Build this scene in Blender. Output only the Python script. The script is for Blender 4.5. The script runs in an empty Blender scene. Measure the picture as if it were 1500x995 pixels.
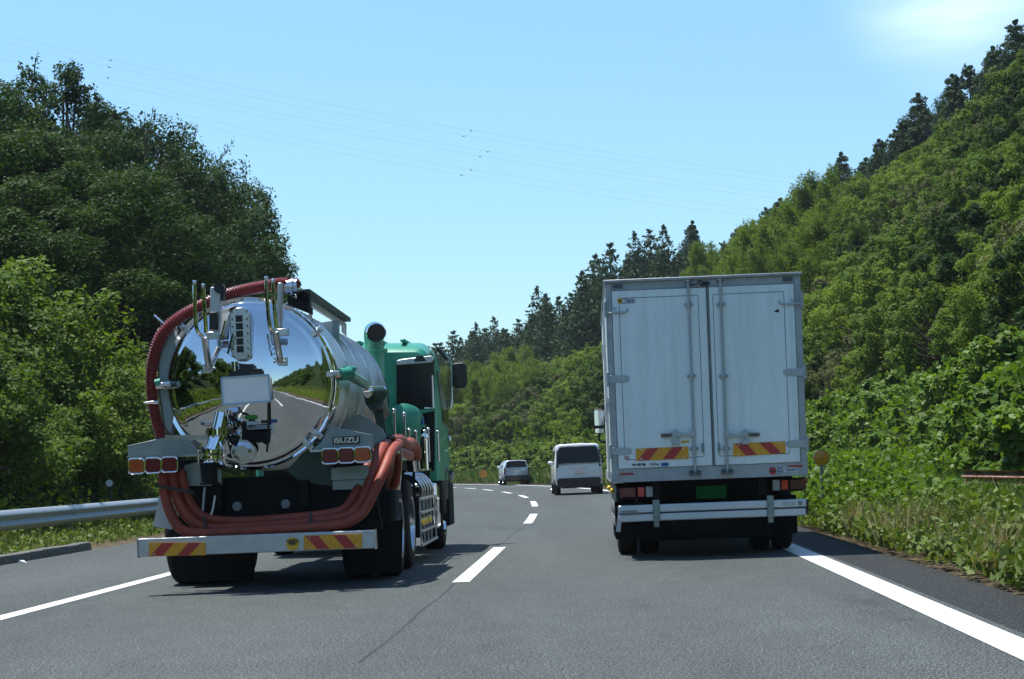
import bpy, math, random
import numpy as np
from math import radians as R, sin, cos, pi, tan, sqrt, atan2
from mathutils import Vector, Matrix
random.seed(7); rng = np.random.default_rng(7)
SC = bpy.context.scene
COL = SC.collection

# ------------------------------------------------------------------ camera numbers
F, CAMH, V0, ROLL = 2600.0, 1.109, 185.0, R(2.2)
def uv(px, py):
    dx, dy = px - 750.0, py - 497.5
    return dx*cos(ROLL) - dy*sin(ROLL), dx*sin(ROLL) + dy*cos(ROLL)
def at(px, py, Y):
    u, v = uv(px, py)
    return Vector((u*Y/F, Y, CAMH - (v - V0)*Y/F))
class Frame:
    """a vehicle's own frame: origin on the road under its tail, y forward"""
    def __init__(s, x, y, a): s.x, s.y, s.a = x, y, a
    def L(s, px, py, y=0.0):
        u, v = uv(px, py); k = u/F
        x = (k*(s.y + y*cos(s.a)) - s.x - y*sin(s.a))/(cos(s.a) + k*sin(s.a))
        Y = s.y - x*sin(s.a) + y*cos(s.a)
        return Vector((x, y, CAMH - (v - V0)*Y/F))
    def m(s, y=0.0): return (s.y + y)/F      # metres per photo pixel

# ------------------------------------------------------------------ mesh builder
class MB:
    def __init__(s): s.v = []; s.f = []; s.m = []; s.mi = 0; s.st = []
    def add(s, vs, fs):
        o = len(s.v); s.st.append((o, len(s.f))); s.v += [tuple(p) for p in vs]
        for f in fs: s.f.append(tuple(i + o for i in f)); s.m.append(s.mi)
        return s
    def box(s, c, d, rz=0, mat=None):
        vs = []
        M = mat if mat else Matrix.Rotation(rz, 3, 'Z')
        for z in (-.5, .5):
            for y in (-.5, .5):
                for x in (-.5, .5):
                    vs.append(Vector(c) + M @ Vector((x*d[0], y*d[1], z*d[2])))
        return s.add(vs, [(0,2,3,1),(4,5,7,6),(0,1,5,4),(2,6,7,3),(0,4,6,2),(1,3,7,5)])
    def bb(s, a, b):
        return s.box([(a[i]+b[i])/2 for i in range(3)], [abs(b[i]-a[i]) for i in range(3)])
    def bar(s, p, q, w, h=None, up=(0,0,1)):
        p, q = Vector(p), Vector(q); d = q - p; L = d.length
        y = d.normalized(); x = y.cross(Vector(up))
        if x.length < 1e-4: x = y.cross(Vector((0,1,0)))
        x.normalize(); z = x.cross(y)
        M = Matrix((x, y, z)).transposed()
        return s.box((p+q)/2, (w, L, h or w), mat=M)
    def tube(s, pts, r, seg=12, cap=True, closed=False):
        pts = [Vector(p) for p in pts]; n = len(pts)
        rr = r if hasattr(r, '__len__') else [r]*n
        t0 = (pts[1]-pts[0]).normalized()
        up = Vector((0,0,1)) if abs(t0.z) < .9 else Vector((1,0,0))
        x = t0.cross(up).normalized(); vs = []
        for i, p in enumerate(pts):
            t = (pts[min(i+1,n-1)] - pts[max(i-1,0)]).normalized()
            x = (x - t*x.dot(t)).normalized(); y = t.cross(x)
            for k in range(seg):
                a = 2*pi*k/seg
                vs.append(p + (x*cos(a) + y*sin(a))*rr[i])
        fs = [(i*seg+k, i*seg+(k+1)%seg, (i+1)*seg+(k+1)%seg, (i+1)*seg+k) for i in range(n-1) for k in range(seg)]
        if cap: fs += [tuple(range(seg))[::-1], tuple((n-1)*seg+k for k in range(seg))]
        return s.add(vs, fs)
    def cyl(s, p, q, r, r2=None, seg=20): return s.tube([p, q], [r, r if r2 is None else r2], seg)
    def lathe(s, c, ax, prof, seg=48, cap=False):
        """prof: list of (radius, distance along ax)"""
        c = Vector(c); ax = Vector(ax).normalized()
        x = ax.cross(Vector((0,0,1)))
        if x.length < 1e-3: x = Vector((1,0,0))
        x.normalize(); y = ax.cross(x); vs = []
        for r, h in prof:
            for k in range(seg):
                a = 2*pi*k/seg
                vs.append(c + ax*h + (x*cos(a)+y*sin(a))*r)
        n = len(prof)
        fs = [(i*seg+k, i*seg+(k+1)%seg, (i+1)*seg+(k+1)%seg, (i+1)*seg+k) for i in range(n-1) for k in range(seg)]
        if cap: fs += [tuple(range(seg))[::-1], tuple((n-1)*seg+k for k in range(seg))]
        return s.add(vs, fs)
    def prism(s, poly, d):
        """poly of 3D points extruded along vector d"""
        n = len(poly); d = Vector(d); P = [Vector(p) for p in poly]
        vs = P + [p + d for p in P]
        return s.add(vs, [tuple(range(n)), tuple(range(2*n-1, n-1, -1))] + [(i, i+n, (i+1)%n+n, (i+1)%n) for i in range(n)])
    def ball(s, c, r, seg=16, rings=10):
        rr = r if hasattr(r, '__len__') else (r, r, r)
        vs = [(c[0], c[1], c[2]-rr[2])]; fs = []
        for i in range(1, rings):
            a = -pi/2 + pi*i/rings
            for k in range(seg):
                b = 2*pi*k/seg
                vs.append((c[0]+rr[0]*cos(a)*cos(b), c[1]+rr[1]*cos(a)*sin(b), c[2]+rr[2]*sin(a)))
        vs.append((c[0], c[1], c[2]+rr[2]))
        for k in range(seg): fs.append((0, 1+(k+1)%seg, 1+k))
        for i in range(rings-2):
            for k in range(seg):
                a = 1+i*seg; fs.append((a+k, a+(k+1)%seg, a+seg+(k+1)%seg, a+seg+k))
        t = len(vs)-1; a = 1+(rings-2)*seg
        for k in range(seg): fs.append((a+k, a+(k+1)%seg, t))
        return s.add(vs, fs)
    def each(s, name, mat, parent=None, **k):
        """every added shape becomes an object of its own"""
        out = []; E = s.st + [(len(s.v), len(s.f))]
        for (v0, f0), (v1, f1) in zip(E[:-1], E[1:]):
            q = MB(); q.v = s.v[v0:v1]; q.f = [tuple(i-v0 for i in f) for f in s.f[f0:f1]]; q.m = [0]*(f1-f0)
            out.append(q.build(name, mat, parent, **k))
        return out
    def build(s, name, mat, parent=None, bev=0, smooth=True, ang=35):
        me = bpy.data.meshes.new(name)
        me.from_pydata(s.v, [], s.f); me.validate(); me.update()
        for x in (mat if isinstance(mat, (list, tuple)) else [mat]): me.materials.append(x)
        if isinstance(mat, (list, tuple)) and len(me.polygons) == len(s.m):
            me.polygons.foreach_set('material_index', s.m)
        import bmesh
        bm = bmesh.new(); bm.from_mesh(me); bmesh.ops.recalc_face_normals(bm, faces=bm.faces); bm.to_mesh(me); bm.free()
        if smooth:
            me.polygons.foreach_set('use_smooth', [True]*len(me.polygons)); me.set_sharp_from_angle(angle=R(ang))
        o = bpy.data.objects.new(name, me); COL.objects.link(o)
        if parent: o.parent = parent
        if bev:
            b = o.modifiers.new('bevel', 'BEVEL'); b.width = bev; b.segments = 2; b.limit_method = 'ANGLE'; b.angle_limit = R(40)
        return o

def tag(o, label=None, cat=None, group=None, kind=None):
    if label: o['label'] = label
    if cat: o['category'] = cat
    if group: o['group'] = group
    if kind: o['kind'] = kind
    return o
def thing(name, loc, rz, label, cat, group=None):
    o = bpy.data.objects.new(name, None); COL.objects.link(o)
    o.empty_display_size = .3; o.location = loc; o.rotation_euler = (0, 0, rz)
    return tag(o, label, cat, group)
def smooth_path(pts, n=8):
    P = [Vector(p) for p in pts]; out = []
    for i in range(len(P)-1):
        a, b, c, d = P[max(i-1,0)], P[i], P[i+1], P[min(i+2,len(P)-1)]
        for k in range(n):
            t = k/n
            out.append(.5*((2*b) + (c-a)*t + (2*a-5*b+4*c-d)*t*t + (3*b-a-3*c+d)*t**3))
    out.append(P[-1]); return out
def lettering(txt, size, mat, parent, loc, rot=(pi/2, 0, 0), name='lettering', ext=0.0015, bold=0.0, sx=1.0, shear=0):
    cu = bpy.data.curves.new(name, 'FONT'); cu.body = txt; cu.size = size; cu.extrude = ext; cu.offset = bold
    cu.align_x = 'CENTER'; cu.align_y = 'CENTER'; cu.shear = shear
    o = bpy.data.objects.new(name, cu); COL.objects.link(o)
    dg = bpy.context.evaluated_depsgraph_get(); dg.update()
    me = bpy.data.meshes.new_from_object(o.evaluated_get(dg))
    bpy.data.objects.remove(o); bpy.data.curves.remove(cu)
    me.materials.clear(); me.materials.append(mat)
    t = bpy.data.objects.new(name, me); COL.objects.link(t)
    t.location = loc; t.rotation_euler = rot; t.scale = (sx, 1, 1); t.parent = parent
    return t

# ------------------------------------------------------------------ materials
def srgb(r, g, b):
    f = lambda c: (c/255/12.92) if c/255 <= .04045 else ((c/255+.055)/1.055)**2.4
    return (f(r), f(g), f(b), 1)
class N:
    """small node helper"""
    def __init__(s, name):
        s.mat = bpy.data.materials.new(name); s.mat.use_nodes = True
        s.t = s.mat.node_tree; s.b = s.t.nodes['Principled BSDF']; s.out = s.t.nodes['Material Output']
    def n(s, typ, **k):
        x = s.t.nodes.new(typ)
        for a, v in k.items():
            if a.startswith('i_'): x.inputs[a[2:].replace('_', ' ')].default_value = v
            else: setattr(x, a, v)
        return x
    def l(s, a, b): s.t.links.new(a, b)
    def noise(s, scale, detail=4, rough=.5, coord='Object', sc=None):
        tc = s.n('ShaderNodeTexCoord'); nz = s.n('ShaderNodeTexNoise')
        nz.inputs['Scale'].default_value = scale; nz.inputs['Detail'].default_value = detail; nz.inputs['Roughness'].default_value = rough
        if sc:
            mp = s.n('ShaderNodeMapping'); mp.inputs['Scale'].default_value = sc
            s.l(tc.outputs[coord], mp.inputs['Vector']); s.l(mp.outputs[0], nz.inputs['Vector'])
        else: s.l(tc.outputs[coord], nz.inputs['Vector'])
        return nz.outputs['Fac']
    def ramp(s, fac, stops):
        r = s.n('ShaderNodeValToRGB'); e = r.color_ramp.elements
        while len(e) < len(stops): e.new(.5)
        for i, (p, c) in enumerate(stops):
            e[i].position = p; e[i].color = c if len(c) == 4 else (*c, 1)
        s.l(fac, r.inputs[0]); return r.outputs[0]
    def mix(s, a, b, fac, mode='MIX'):
        m = s.n('ShaderNodeMix', data_type='RGBA', blend_type=mode)
        for v, i in ((fac, 0), (a, 6), (b, 7)):
            if isinstance(v, (int, float)): m.inputs[i].default_value = v
            elif isinstance(v, tuple): m.inputs[i].default_value = v
            else: s.l(v, m.inputs[i])
        return m.outputs[2]
    def bump(s, h, strength=.3, dist=.01):
        b = s.n('ShaderNodeBump'); b.inputs['Strength'].default_value = strength; b.inputs['Distance'].default_value = dist
        s.l(h, b.inputs['Height']); s.l(b.outputs[0], s.b.inputs['Normal'])
    def col(s, c):
        if isinstance(c, tuple): s.b.inputs['Base Color'].default_value = c
        else: s.l(c, s.b.inputs['Base Color'])
        return s
    def set(s, rough=.5, metal=0, spec=.5, coat=0, trans=0):
        s.b.inputs['Roughness'].default_value = rough; s.b.inputs['Metallic'].default_value = metal
        s.b.inputs['Specular IOR Level'].default_value = spec; s.b.inputs['Coat Weight'].default_value = coat
        s.b.inputs['Transmission Weight'].default_value = trans
        return s
def g(v, b=None): return (v, v, v if b is None else b, 1)
def mul(c, k): return (c[0]*k, c[1]*k, c[2]*k, 1)
def paint(name, c, rough=.35, metal=0, dirt=.25, scale=6, coat=0, dcol=None, bumpy=0):
    n = N(name); d = dcol or mul(c, .55)
    f = n.noise(scale, 6, .6); f2 = n.noise(scale*7, 3, .6)
    r = n.ramp(f, [(.38, (0,0,0)), (.75, (1,1,1))])
    m = n.n('ShaderNodeMath', operation='MULTIPLY'); n.l(r, m.inputs[0]); m.inputs[1].default_value = dirt
    n.col(n.mix(c, d, m.outputs[0])); n.set(rough, metal, coat=coat)
    rr = n.n('ShaderNodeMapRange'); n.l(f2, rr.inputs[0]); rr.inputs['To Min'].default_value = rough*.75; rr.inputs['To Max'].default_value = min(1, rough*1.35)
    n.l(rr.outputs[0], n.b.inputs['Roughness'])
    if bumpy: n.bump(f2, bumpy, .003)
    return n.mat

def leafmat(name, cols, rough=.42, tl=.25, spec=.5, objvar=.35, tlgain=1.6):
    """cols: ramp of leaf colours by a per-leaf tint and a per-plant random"""
    n = N(name)
    at_ = n.n('ShaderNodeAttribute', attribute_name='tint')
    oi = n.n('ShaderNodeObjectInfo')
    m = n.n('ShaderNodeMath', operation='MULTIPLY_ADD'); n.l(oi.outputs['Random'], m.inputs[0]); m.inputs[1].default_value = objvar
    s1 = n.n('ShaderNodeMath', operation='MULTIPLY'); n.l(at_.outputs['Fac'], s1.inputs[0]); s1.inputs[1].default_value = 1-objvar
    n.l(s1.outputs[0], m.inputs[2])
    c = n.ramp(m.outputs[0], cols)
    n.col(c); n.set(rough, 0, spec)
    t = n.n('ShaderNodeBsdfTranslucent')
    gm = n.mix(c, (1.0, 1.0, .35, 1), 1.0, 'MULTIPLY'); gg = n.mix(gm, (tlgain, tlgain, tlgain, 1), 1.0, 'MULTIPLY')
    n.l(gg, t.inputs[0])
    mx = n.n('ShaderNodeMixShader'); mx.inputs[0].default_value = tl
    n.l(n.b.outputs[0], mx.inputs[1]); n.l(t.outputs[0], mx.inputs[2]); n.l(mx.outputs[0], n.out.inputs[0])
    return n.mat

M = {}
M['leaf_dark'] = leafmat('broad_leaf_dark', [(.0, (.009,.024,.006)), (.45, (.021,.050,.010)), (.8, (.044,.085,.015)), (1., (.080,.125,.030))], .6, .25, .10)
M['leaf_mid'] = leafmat('broad_leaf_mid', [(.0, (.036,.068,.011)), (.4, (.070,.126,.018)), (.8, (.120,.182,.026)), (1., (.18,.22,.055))], .6, .3, .12)
M['leaf_light'] = leafmat('broad_leaf_light', [(.0, (.058,.10,.013)), (.4, (.105,.168,.020)), (.8, (.16,.225,.03)), (1., (.21,.25,.06))], .6, .32, .12)
M['cedar'] = leafmat('cedar_needles', [(.0, (.010,.028,.010)), (.5, (.023,.054,.018)), (.85, (.038,.078,.024)), (1., (.06,.095,.03))], .65, .15, .2)
M['bamboo'] = leafmat('bamboo_leaf', [(.0, (.06,.10,.014)), (.5, (.10,.155,.022)), (.85, (.15,.20,.035)), (1., (.21,.24,.07))], .6, .35, .12)
M['olive'] = leafmat('olive_brush_leaf', [(.0, (.055,.07,.025)), (.5, (.11,.125,.048)), (1., (.20,.19,.10))], .6, .2, .12)
M['kudzu'] = leafmat('kudzu_leaf', [(.0, (.04,.085,.011)), (.4, (.075,.14,.016)), (.75, (.12,.20,.024)), (.95, (.13,.21,.035)), (1., (.20,.26,.10))], .5, .35, .2, objvar=.1)
M['ivy'] = leafmat('creeper_leaf', [(.0, (.06,.10,.018)), (.5, (.13,.18,.04)), (.85, (.17,.22,.07)), (1., (.33,.36,.19))], .55, .25, .2, objvar=0)
M['grass'] = leafmat('grass_blade', [(.0, (.03,.06,.01)), (.5, (.065,.12,.017)), (.85, (.10,.15,.025)), (1., (.26,.24,.11))], .55, .3, .3, objvar=0)
M['dry'] = leafmat('dry_grass_blade', [(.0, (.14,.10,.045)), (.5, (.30,.25,.13)), (1., (.50,.46,.3))], .7, .2, .2, objvar=0)
n = N('bark'); f = n.noise(9, 6, .6, sc=(1,1,.2)); n.col(n.ramp(f, [(.3, (.03,.022,.015)), (.7, (.10,.08,.06))])).set(.9); n.bump(f, .6, .03); M['bark'] = n.mat
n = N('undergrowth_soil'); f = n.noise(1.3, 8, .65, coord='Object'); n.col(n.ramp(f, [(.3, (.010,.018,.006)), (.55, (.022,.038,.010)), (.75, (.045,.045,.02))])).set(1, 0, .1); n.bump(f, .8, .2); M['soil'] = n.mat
n = N('verge_soil'); f = n.noise(5, 8, .65); n.col(n.ramp(f, [(.3, (.04,.032,.02)), (.55, (.10,.08,.05)), (.75, (.16,.13,.09))])).set(1, 0, .1); n.bump(f, .8, .04); M['verge'] = n.mat

def asphalt(name, dark, light):
    n = N(name)
    spk = n.noise(95, 2, .5); spk2 = n.noise(38, 3, .6); big = n.noise(.55, 4, .6, sc=(1, .12, 1)); mid = n.noise(3.2, 6, .65, sc=(1,.5,1))
    base = n.ramp(spk, [(.36, mul((*dark, 1), .30)), (.48, (*dark, 1)), (.58, (*light, 1)), (.70, mul((*light, 1), 2.6))])
    b2 = n.mix(base, n.ramp(spk2, [(.38, (.45,.45,.45)), (.62, (1.45,1.45,1.45))]), .75, 'MULTIPLY')
    b3 = n.mix(b2, n.ramp(big, [(.3, (.82,.82,.83)), (.7, (1.16,1.16,1.15))]), 1, 'MULTIPLY')
    b4 = n.mix(b3, n.ramp(mid, [(.3, (.88,.88,.88)), (.7, (1.1,1.1,1.1))]), 1, 'MULTIPLY')
    # single pale chips of aggregate
    tc = n.n('ShaderNodeTexCoord'); vo = n.n('ShaderNodeTexVoronoi'); vo.inputs['Scale'].default_value = 30; n.l(tc.outputs['Object'], vo.inputs['Vector'])
    chip = n.ramp(vo.outputs['Distance'], [(.10, (1,1,1)), (.2, (0,0,0))])
    rnd = n.n('ShaderNodeSeparateColor'); n.l(vo.outputs['Color'], rnd.inputs[0])
    gt = n.n('ShaderNodeMath', operation='GREATER_THAN'); n.l(rnd.outputs[0], gt.inputs[0]); gt.inputs[1].default_value = .72
    mm = n.n('ShaderNodeMath', operation='MULTIPLY'); n.l(chip, mm.inputs[0]); n.l(gt.outputs[0], mm.inputs[1])
    m2 = n.n('ShaderNodeMath', operation='MULTIPLY'); n.l(mm.outputs[0], m2.inputs[0]); m2.inputs[1].default_value = .55
    st_ = n.noise(.9, 5, .7, sc=(1,.3,1)); b5 = n.mix(b4, n.ramp(st_, [(.30, (.72,.73,.73)), (.42, (1,1,1)), (.66, (1,1,1)), (.76, (1.12,1.12,1.10))]), 1, 'MULTIPLY')
    n.col(n.mix(b5, (.36,.35,.33,1), m2.outputs[0])); n.set(.85, 0, .2)
    n.bump(spk2, .5, .008)
    return n.mat
M['asphalt'] = asphalt('asphalt', (.046,.054,.053), (.094,.106,.103))
M['asphalt_dark'] = asphalt('shoulder_asphalt', (.017,.019,.019), (.034,.038,.038))
n = N('road_paint'); f = n.noise(60, 5, .7); f2 = n.noise(4, 5, .6)
c = n.ramp(f, [(.34, (.20,.20,.20)), (.44, (.68,.68,.66)), (.8, (.84,.84,.82))]); n.col(n.mix(c, n.ramp(f2, [(.35, (.78,.78,.77)), (.65, (1,1,1))]), 1, 'MULTIPLY')).set(.6); n.bump(f, .3, .004); M['line'] = n.mat
M['seam'] = paint('seam_sealant', (.018,.018,.018,1), .7)
n = N('kerb_concrete'); f = n.noise(14, 8, .65); n.col(n.ramp(f, [(.3, (.05,.048,.042)), (.7, (.17,.165,.15))])).set(.9); n.bump(f, .4, .01); M['concrete'] = n.mat
M['galv'] = paint('galvanised_steel', (.42,.46,.49,1), .45, .6, .4, 9)
M['galv_dark'] = paint('galvanised_post', (.22,.25,.25,1), .6, .4, .5, 9)
n = N('rusty_steel'); f = n.noise(7, 8, .7, sc=(1,.25,1)); n.col(n.ramp(f, [(.35, (.12,.045,.025)), (.5, (.24,.11,.07)), (.68, (.36,.27,.22))])).set(.75, .1); M['rust'] = n.mat
M['chrome'] = paint('polished_stainless', (.80,.81,.82,1), .035, 1, .06, 4)
M['dish'] = paint('mirror_stainless', (.66,.68,.69,1), .03, 1, .35, 3, dcol=(.42,.42,.40,1))
_t = M['dish'].node_tree; _n = _t.nodes.new('ShaderNodeTexNoise'); _n.inputs['Scale'].default_value = 5; _b = _t.nodes.new('ShaderNodeBump'); _b.inputs['Strength'].default_value = .25; _b.inputs['Distance'].default_value = .004
_c = _t.nodes.new('ShaderNodeTexCoord'); _t.links.new(_c.outputs['Object'], _n.inputs['Vector']); _t.links.new(_n.outputs['Fac'], _b.inputs['Height']); _t.links.new(_b.outputs[0], _t.nodes['Principled BSDF'].inputs['Normal'])
M['steel'] = paint('brushed_stainless', (.55,.56,.57,1), .22, 1, .3, 8)
M['aluminium'] = paint('dull_aluminium', (.50,.52,.52,1), .45, .75, .45, 8, bumpy=.1)
M['greyplate'] = paint('grey_steel_plate', (.24,.29,.28,1), .45, .5, .4, 6)
M['green'] = paint('jade_green_paint', (.030,.26,.165,1), .34, 0, .5, 5, coat=.15)
M['dgreen'] = paint('dark_green_frame_paint', (.012,.05,.035,1), .5, 0, .4, 5)
M['black'] = paint('black_plastic', (.012,.012,.013,1), .5, 0, .3, 8)
M['chassis'] = paint('chassis_black', (.006,.008,.009,1), .8, 0, .5, 5, dcol=(.016,.016,.015,1)); M['chassis'].node_tree.nodes['Principled BSDF'].inputs['Specular IOR Level'].default_value = .2
M['rubber'] = paint('tyre_rubber', (.010,.010,.011,1), .8, 0, .6, 14, dcol=(.028,.027,.025,1)); M['rubber'].node_tree.nodes['Principled BSDF'].inputs['Specular IOR Level'].default_value = .25
M['flap'] = paint('rubber_mud_flap', (.007,.007,.008,1), .8); M['flap'].node_tree.nodes['Principled BSDF'].inputs['Specular IOR Level'].default_value = .2
M['hose'] = paint('orange_rubber_hose', (.29,.044,.017,1), .55, 0, .8, 7, dcol=(.12,.024,.013,1), bumpy=.3)
M['ribhose'] = paint('red_ribbed_hose', (.21,.030,.028,1), .28, 0, .5, 7, dcol=(.09,.015,.015,1))
M['red'] = paint('red_lens', (.13,.006,.008,1), .22, 0, .3, 9, coat=.2)
M['redlit'] = paint('red_reflector', (.65,.03,.02,1), .2, 0, .1, 9, coat=.5)
M['orange'] = paint('amber_lens', (.40,.085,.015,1), .22, 0, .3, 9, coat=.2)
M['clear'] = paint('clear_lens', (.35,.37,.38,1), .12, 0, .2, 9, coat=.5)
M['hyellow'] = paint('retroreflective_yellow', (.72,.33,.015,1), .45, 0, .35, 12)
M['hred'] = paint('retroreflective_red', (.42,.035,.03,1), .45, 0, .35, 12)
M['whitep'] = paint('white_plate', (.85,.83,.81,1), .5, 0, .05)
M['paleplate'] = paint('pale_pink_plate', (.78,.60,.57,1), .5, 0, .05)
M['gplate'] = paint('green_number_plate', (.006,.10,.02,1), .5, 0, .05)
M['gplate'].node_tree.nodes['Principled BSDF'].inputs['Specular IOR Level'].default_value = .1
M['sticker'] = paint('white_sticker', (.60,.64,.66,1), .5, 0, .2)
M['stgreen'] = paint('green_sticker', (.03,.26,.03,1), .5, 0, .2)
M['stblue'] = paint('blue_sticker', (.02,.10,.30,1), .5, 0, .2)
M['styellow'] = paint('yellow_sticker', (.68,.42,.02,1), .5, 0, .3, 12)
M['ink'] = paint('black_ink', (.02,.025,.03,1), .6, 0, .2)
M['inkblue'] = paint('blue_ink', (.02,.06,.22,1), .6, 0, .2)
M['glass'] = paint('dark_window_glass', (.008,.009,.010,1), .12, 0, .1); M['glass'].node_tree.nodes['Principled BSDF'].inputs['Specular IOR Level'].default_value = .22
M['mirror'] = paint('mirror_glass', (.6,.65,.7,1), .03, 1, .05)
M['vanwhite'] = paint('white_car_paint', (.76,.77,.78,1), .25, 0, .08, 3, coat=.6)
M['silver'] = paint('silver_car_paint', (.52,.55,.60,1), .3, .35, .08, 3, coat=.6)
M['bumperblack'] = paint('dark_grey_bumper', (.022,.023,.026,1), .5)
M['yellow'] = paint('yellow_rubber', (.65,.42,.02,1), .4, 0, .3)
M['amberdisc'] = paint('amber_reflector_disc', (.75,.28,.01,1), .35, 0, .35, 5)
M['cable'] = paint('aluminium_cable', (.62,.68,.72,1), .5)

# cargo doors: white paint with run-down grime streaks of its own
def cargo_white(name, k=1.0):
    n = N(name)
    st = n.noise(2.6, 6, .75, sc=(3.2, 1, .14)); bl = n.noise(1.6, 5, .6); fine = n.noise(30, 4, .6)
    a = n.ramp(st, [(.42, (1,1,1)), (.80, (.80,.82,.81))]); b = n.ramp(bl, [(.3, (.93,.94,.95)), (.7, (1,1,1))])
    c = n.mix((.78*k,.86*k,.85*k,1), a, 1, 'MULTIPLY'); c = n.mix(c, b, 1, 'MULTIPLY')
    n.col(n.mix(c, n.ramp(fine, [(.3, (.95,.95,.95)), (.6, (1,1,1))]), 1, 'MULTIPLY')); n.set(.38, 0, .5); return n.mat
M['cargo'] = cargo_white('white_cargo_panel')
M['cargoframe'] = paint('grey_cargo_frame', (.36,.40,.41,1), .5, .3, .55, 7)
M['cargofit'] = paint('galvanised_door_fitting', (.42,.47,.48,1), .45, .3, .5, 12)
M['dooredge'] = paint('door_seal_grey', (.09,.11,.12,1), .7)
M['handle'] = paint('worn_brown_grip', (.13,.11,.09,1), .6, 0, .5, 20)

# ------------------------------------------------------------------ world, sun, camera
SUN = Vector((-.24, .15, 1)).normalized()
el = math.asin(SUN.z); az = atan2(SUN.x, SUN.y)
W = bpy.data.worlds.new('World'); SC.world = W; W.use_nodes = True
nt = W.node_tree; bg = nt.nodes['Background']; wo = nt.nodes['World Output']
sky = nt.nodes.new('ShaderNodeTexSky'); sky.sky_type = 'NISHITA'; sky.sun_disc = False
sky.sun_elevation = el; sky.sun_rotation = az; sky.altitude = 50; sky.air_density = 1.0; sky.dust_density = .12; sky.ozone_density = 2.2
tc = nt.nodes.new('ShaderNodeTexCoord')
mp = nt.nodes.new('ShaderNodeMapping'); mp.inputs['Scale'].default_value = (1.2, 1.2, 6.5); nt.links.new(tc.outputs['Generated'], mp.inputs[0])
nz = nt.nodes.new('ShaderNodeTexNoise'); nz.inputs['Scale'].default_value = 3.1; nz.inputs['Detail'].default_value = 7; nz.inputs['Roughness'].default_value = .55; nt.links.new(mp.outputs[0], nz.inputs['Vector'])
# a low white cloud ahead to the right, over the ridge
vd = nt.nodes.new('ShaderNodeVectorMath'); vd.operation = 'DISTANCE'
cd = Vector((.265, 1, .272)).normalized(); vd.inputs[1].default_value = cd; nt.links.new(tc.outputs['Generated'], vd.inputs[0])
mr = nt.nodes.new('ShaderNodeMapRange'); mr.interpolation_type = 'SMOOTHSTEP'; mr.inputs['From Min'].default_value = .005; mr.inputs['From Max'].default_value = .085; mr.inputs['To Min'].default_value = .8; mr.inputs['To Max'].default_value = 0; nt.links.new(vd.outputs['Value'], mr.inputs[0])
ad = nt.nodes.new('ShaderNodeMath'); ad.operation = 'MULTIPLY_ADD'; nt.links.new(nz.outputs['Fac'], ad.inputs[0]); ad.inputs[1].default_value = 2.6; ad.inputs[2].default_value = -.95
mu = nt.nodes.new('ShaderNodeMath'); mu.operation = 'MULTIPLY'; mu.use_clamp = True; nt.links.new(ad.outputs[0], mu.inputs[0]); nt.links.new(mr.outputs[0], mu.inputs[1])
sat = nt.nodes.new('ShaderNodeMix'); sat.data_type = 'RGBA'; sat.blend_type = 'MULTIPLY'; sat.inputs[0].default_value = 1; sat.inputs[7].default_value = SKYTINT = (.80, .99, 1.03, 1)
sx = nt.nodes.new('ShaderNodeSeparateXYZ'); nt.links.new(tc.outputs['Generated'], sx.inputs[0])
hz_ = nt.nodes.new('ShaderNodeMapRange'); hz_.inputs['From Min'].default_value = 0; hz_.inputs['From Max'].default_value = .26; hz_.inputs['To Min'].default_value = .74; hz_.inputs['To Max'].default_value = 1.08; nt.links.new(sx.outputs[2], hz_.inputs[0])
hm = nt.nodes.new('ShaderNodeMix'); hm.data_type = 'RGBA'; hm.blend_type = 'MULTIPLY'; hm.inputs[0].default_value = 1; nt.links.new(sky.outputs[0], hm.inputs[6]); nt.links.new(hz_.outputs[0], hm.inputs[7])
nt.links.new(hm.outputs[2], sat.inputs[6])
cm = nt.nodes.new('ShaderNodeMix'); cm.data_type = 'RGBA'; nt.links.new(mu.outputs[0], cm.inputs[0]); nt.links.new(sat.outputs[2], cm.inputs[6]); cm.inputs[7].default_value = (7.4, 8.8, 9.6, 1)
nt.links.new(cm.outputs[2], bg.inputs[0]); bg.inputs[1].default_value = .104
sl = bpy.data.lights.new('sun', 'SUN'); sl.energy = 4.2; sl.angle = R(.53); sl.color = (1, .965, .90)
so = bpy.data.objects.new('sun', sl); COL.objects.link(so); so.rotation_euler = (-SUN).to_track_quat('-Z', 'Y').to_euler(); so.location = (0, 0, 60)
cam = bpy.data.cameras.new('camera'); cam.sensor_width = 36; cam.lens = 36*F/1500; cam.clip_end = 4000; cam.clip_start = .1
cam.shift_x = -(V0*sin(ROLL))/1500; cam.shift_y = V0*cos(ROLL)/1500
co = bpy.data.objects.new('camera', cam); COL.objects.link(co)
co.matrix_world = Matrix.Translation((0, 0, CAMH)) @ Matrix.Rotation(R(90), 4, 'X') @ Matrix.Rotation(-ROLL, 4, 'Z')
SC.camera = co
SC.view_settings.view_transform = 'Standard'; SC.view_settings.look = 'None'; SC.view_settings.gamma = 1; SC.view_settings.exposure = .85; SC.view_settings.use_curve_mapping = False
SC.render.engine = 'CYCLES'
SC.cycles.max_bounces = 7; SC.cycles.diffuse_bounces = 3; SC.cycles.glossy_bounces = 4; SC.cycles.transparent_max_bounces = 4

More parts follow.
